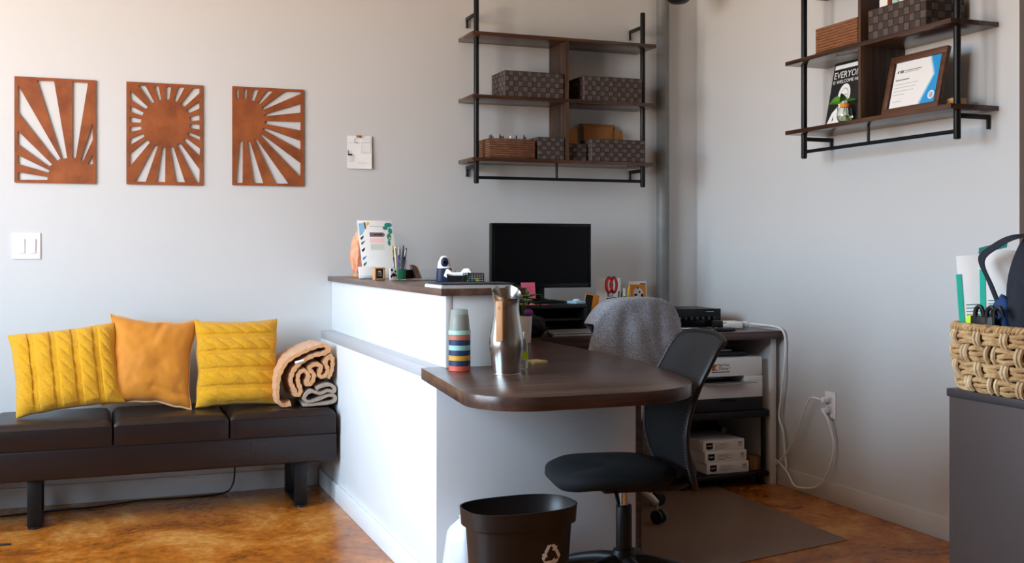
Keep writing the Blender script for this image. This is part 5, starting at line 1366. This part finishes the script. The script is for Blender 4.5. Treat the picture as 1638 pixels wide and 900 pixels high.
def inb(x, y, z): return (WBX+x, WBY+y, KZ+z)
for i, (y, w, rz, lb) in enumerate([(0.120, 0.070, 0.05, 'white printed booklet with a teal edge standing at the back of the wicker basket'), (0.078, 0.085, -0.02, 'second white booklet with a teal edge beside the dark bag in the basket')]):
    t = thing('booklet', lb, 'booklet', inb(-0.075+0.03*i, y, 0.010), -0.85+rz, 'booklets in the wicker basket')
    mx = Matrix.Rotation(-0.07+0.05*i, 4, 'Y') @ Matrix.Rotation(-0.05, 4, 'X')
    h = 0.350+0.012*i
    G().box((-w/2, 0, 0), (w/2, 0.004, h), 0.0006, mtx=mx).obj('pages', 'paper', t)
    bm_ = mx @ Matrix.Translation((0, -0.0003, 0)) @ FRONT
    plab(flat(rect(-w/2-0.004, 0.02, -w/2+0.010, h-0.05), bm_, 'teal', 'teal_edge', t, 0.0012), 'teal edge strip')
    for k in range(9): flat(rect(-w/2+0.016, h-0.135-k*0.009, w/2-0.004-0.012*(k % 3 == 2), h-0.1325-k*0.009), bm_, 'teal_dark' if k == 0 else 'mid_ink', 'text_line', t)
    if i == 1: flat([(-w/2-0.006, h-0.008), (w/2-0.02, h+0.008), (w/2-0.018, h+0.026), (-w/2-0.004, h+0.008)], bm_, 'teal_dark', 'teal_tab', t, 0.002)
t = thing('lime_pouch', 'lime green pouch peeking over the wicker basket rim', 'pouch', inb(-0.100, 0.095, 0.010))
G().box((-0.014, -0.02, 0), (0.014, 0.04, 0.190), 0.012, 3).obj('body', 'lime', t)
G().box((-0.0155, -0.01, 0.12), (-0.0142, 0.03, 0.16)).obj('patch', 'black_plastic', t, smooth=False)
t = thing('buckle_strap', 'black plastic buckle with lime dots hanging in the wicker basket', 'buckle', inb(-0.122, 0.065, 0.150))
g = G().box((-0.005, -0.045, 0.0), (0.005, 0.035, 0.05), 0.004)
for y in (-0.045, -0.02, 0.02): g.tube([(0, y, 0.03), (-0.004, y-0.005, 0.065), (-0.004, y-0.022, 0.074), (0, y-0.03, 0.05)], 0.006, 8, 4)
g.obj('buckle', 'black_plastic', t)
for y in (-0.03, -0.008, 0.014): G().ball((-0.0055, y, 0.02), (0.002, 0.006, 0.006), 10, 8).obj('dot', 'lime', t)
t = thing('blue_cloth', 'crumpled blue fabric stuffed in the wicker basket', 'cloth', inb(-0.082, 0.030, 0.010))
bm = bmesh.new(); bmesh.ops.create_icosphere(bm, subdivisions=4, radius=1)
for v in bm.verts:
    s = 1+0.2*noise.noise(v.co*2.6)
    v.co = Vector((v.co.x*0.030*s, v.co.y*0.040*s, max(0.0, 0.115+v.co.z*0.125*s)))
g = G(); g.bm.free(); g.bm = bm; g.obj('fabric', 'blue_cloth', t, angle=80)
t = thing('tote_bag', 'dark navy tote bag with a handle loop standing in the wicker basket', 'bag', inb(-0.030, -0.020, 0.010))
bm = bmesh.new(); bmesh.ops.create_icosphere(bm, subdivisions=4, radius=1)
for v in bm.verts:
    s = 1+0.10*noise.noise(v.co*2.2+Vector((3, 3, 0)))
    x, y, z = v.co
    v.co = Vector((x*0.066*s, y*0.070*s*(1-0.12*z), max(0.0, 0.19+z*0.21*s)))
g = G(); g.bm.free(); g.bm = bm; g.obj('body', 'navy_bag', t, angle=80)
def strap(u, v):
    pts = [Vector((-0.05, 0.06, 0.20)), Vector((-0.062, 0.085, 0.27)), Vector((-0.065, 0.115, 0.335)), Vector((-0.06, 0.075, 0.37)), Vector((-0.05, 0.02, 0.395)), Vector((-0.02, -0.03, 0.40))]
    return pts
sp = spline(strap(0, 0), 8)
G().loft([[p+Vector((0, -0.010, -0.004)), p+Vector((0.004, -0.010, -0.004)), p+Vector((0.004, 0.010, 0.006)), p+Vector((0, 0.010, 0.006))] for p in sp]).obj('handle', 'navy_bag', t, angle=60)
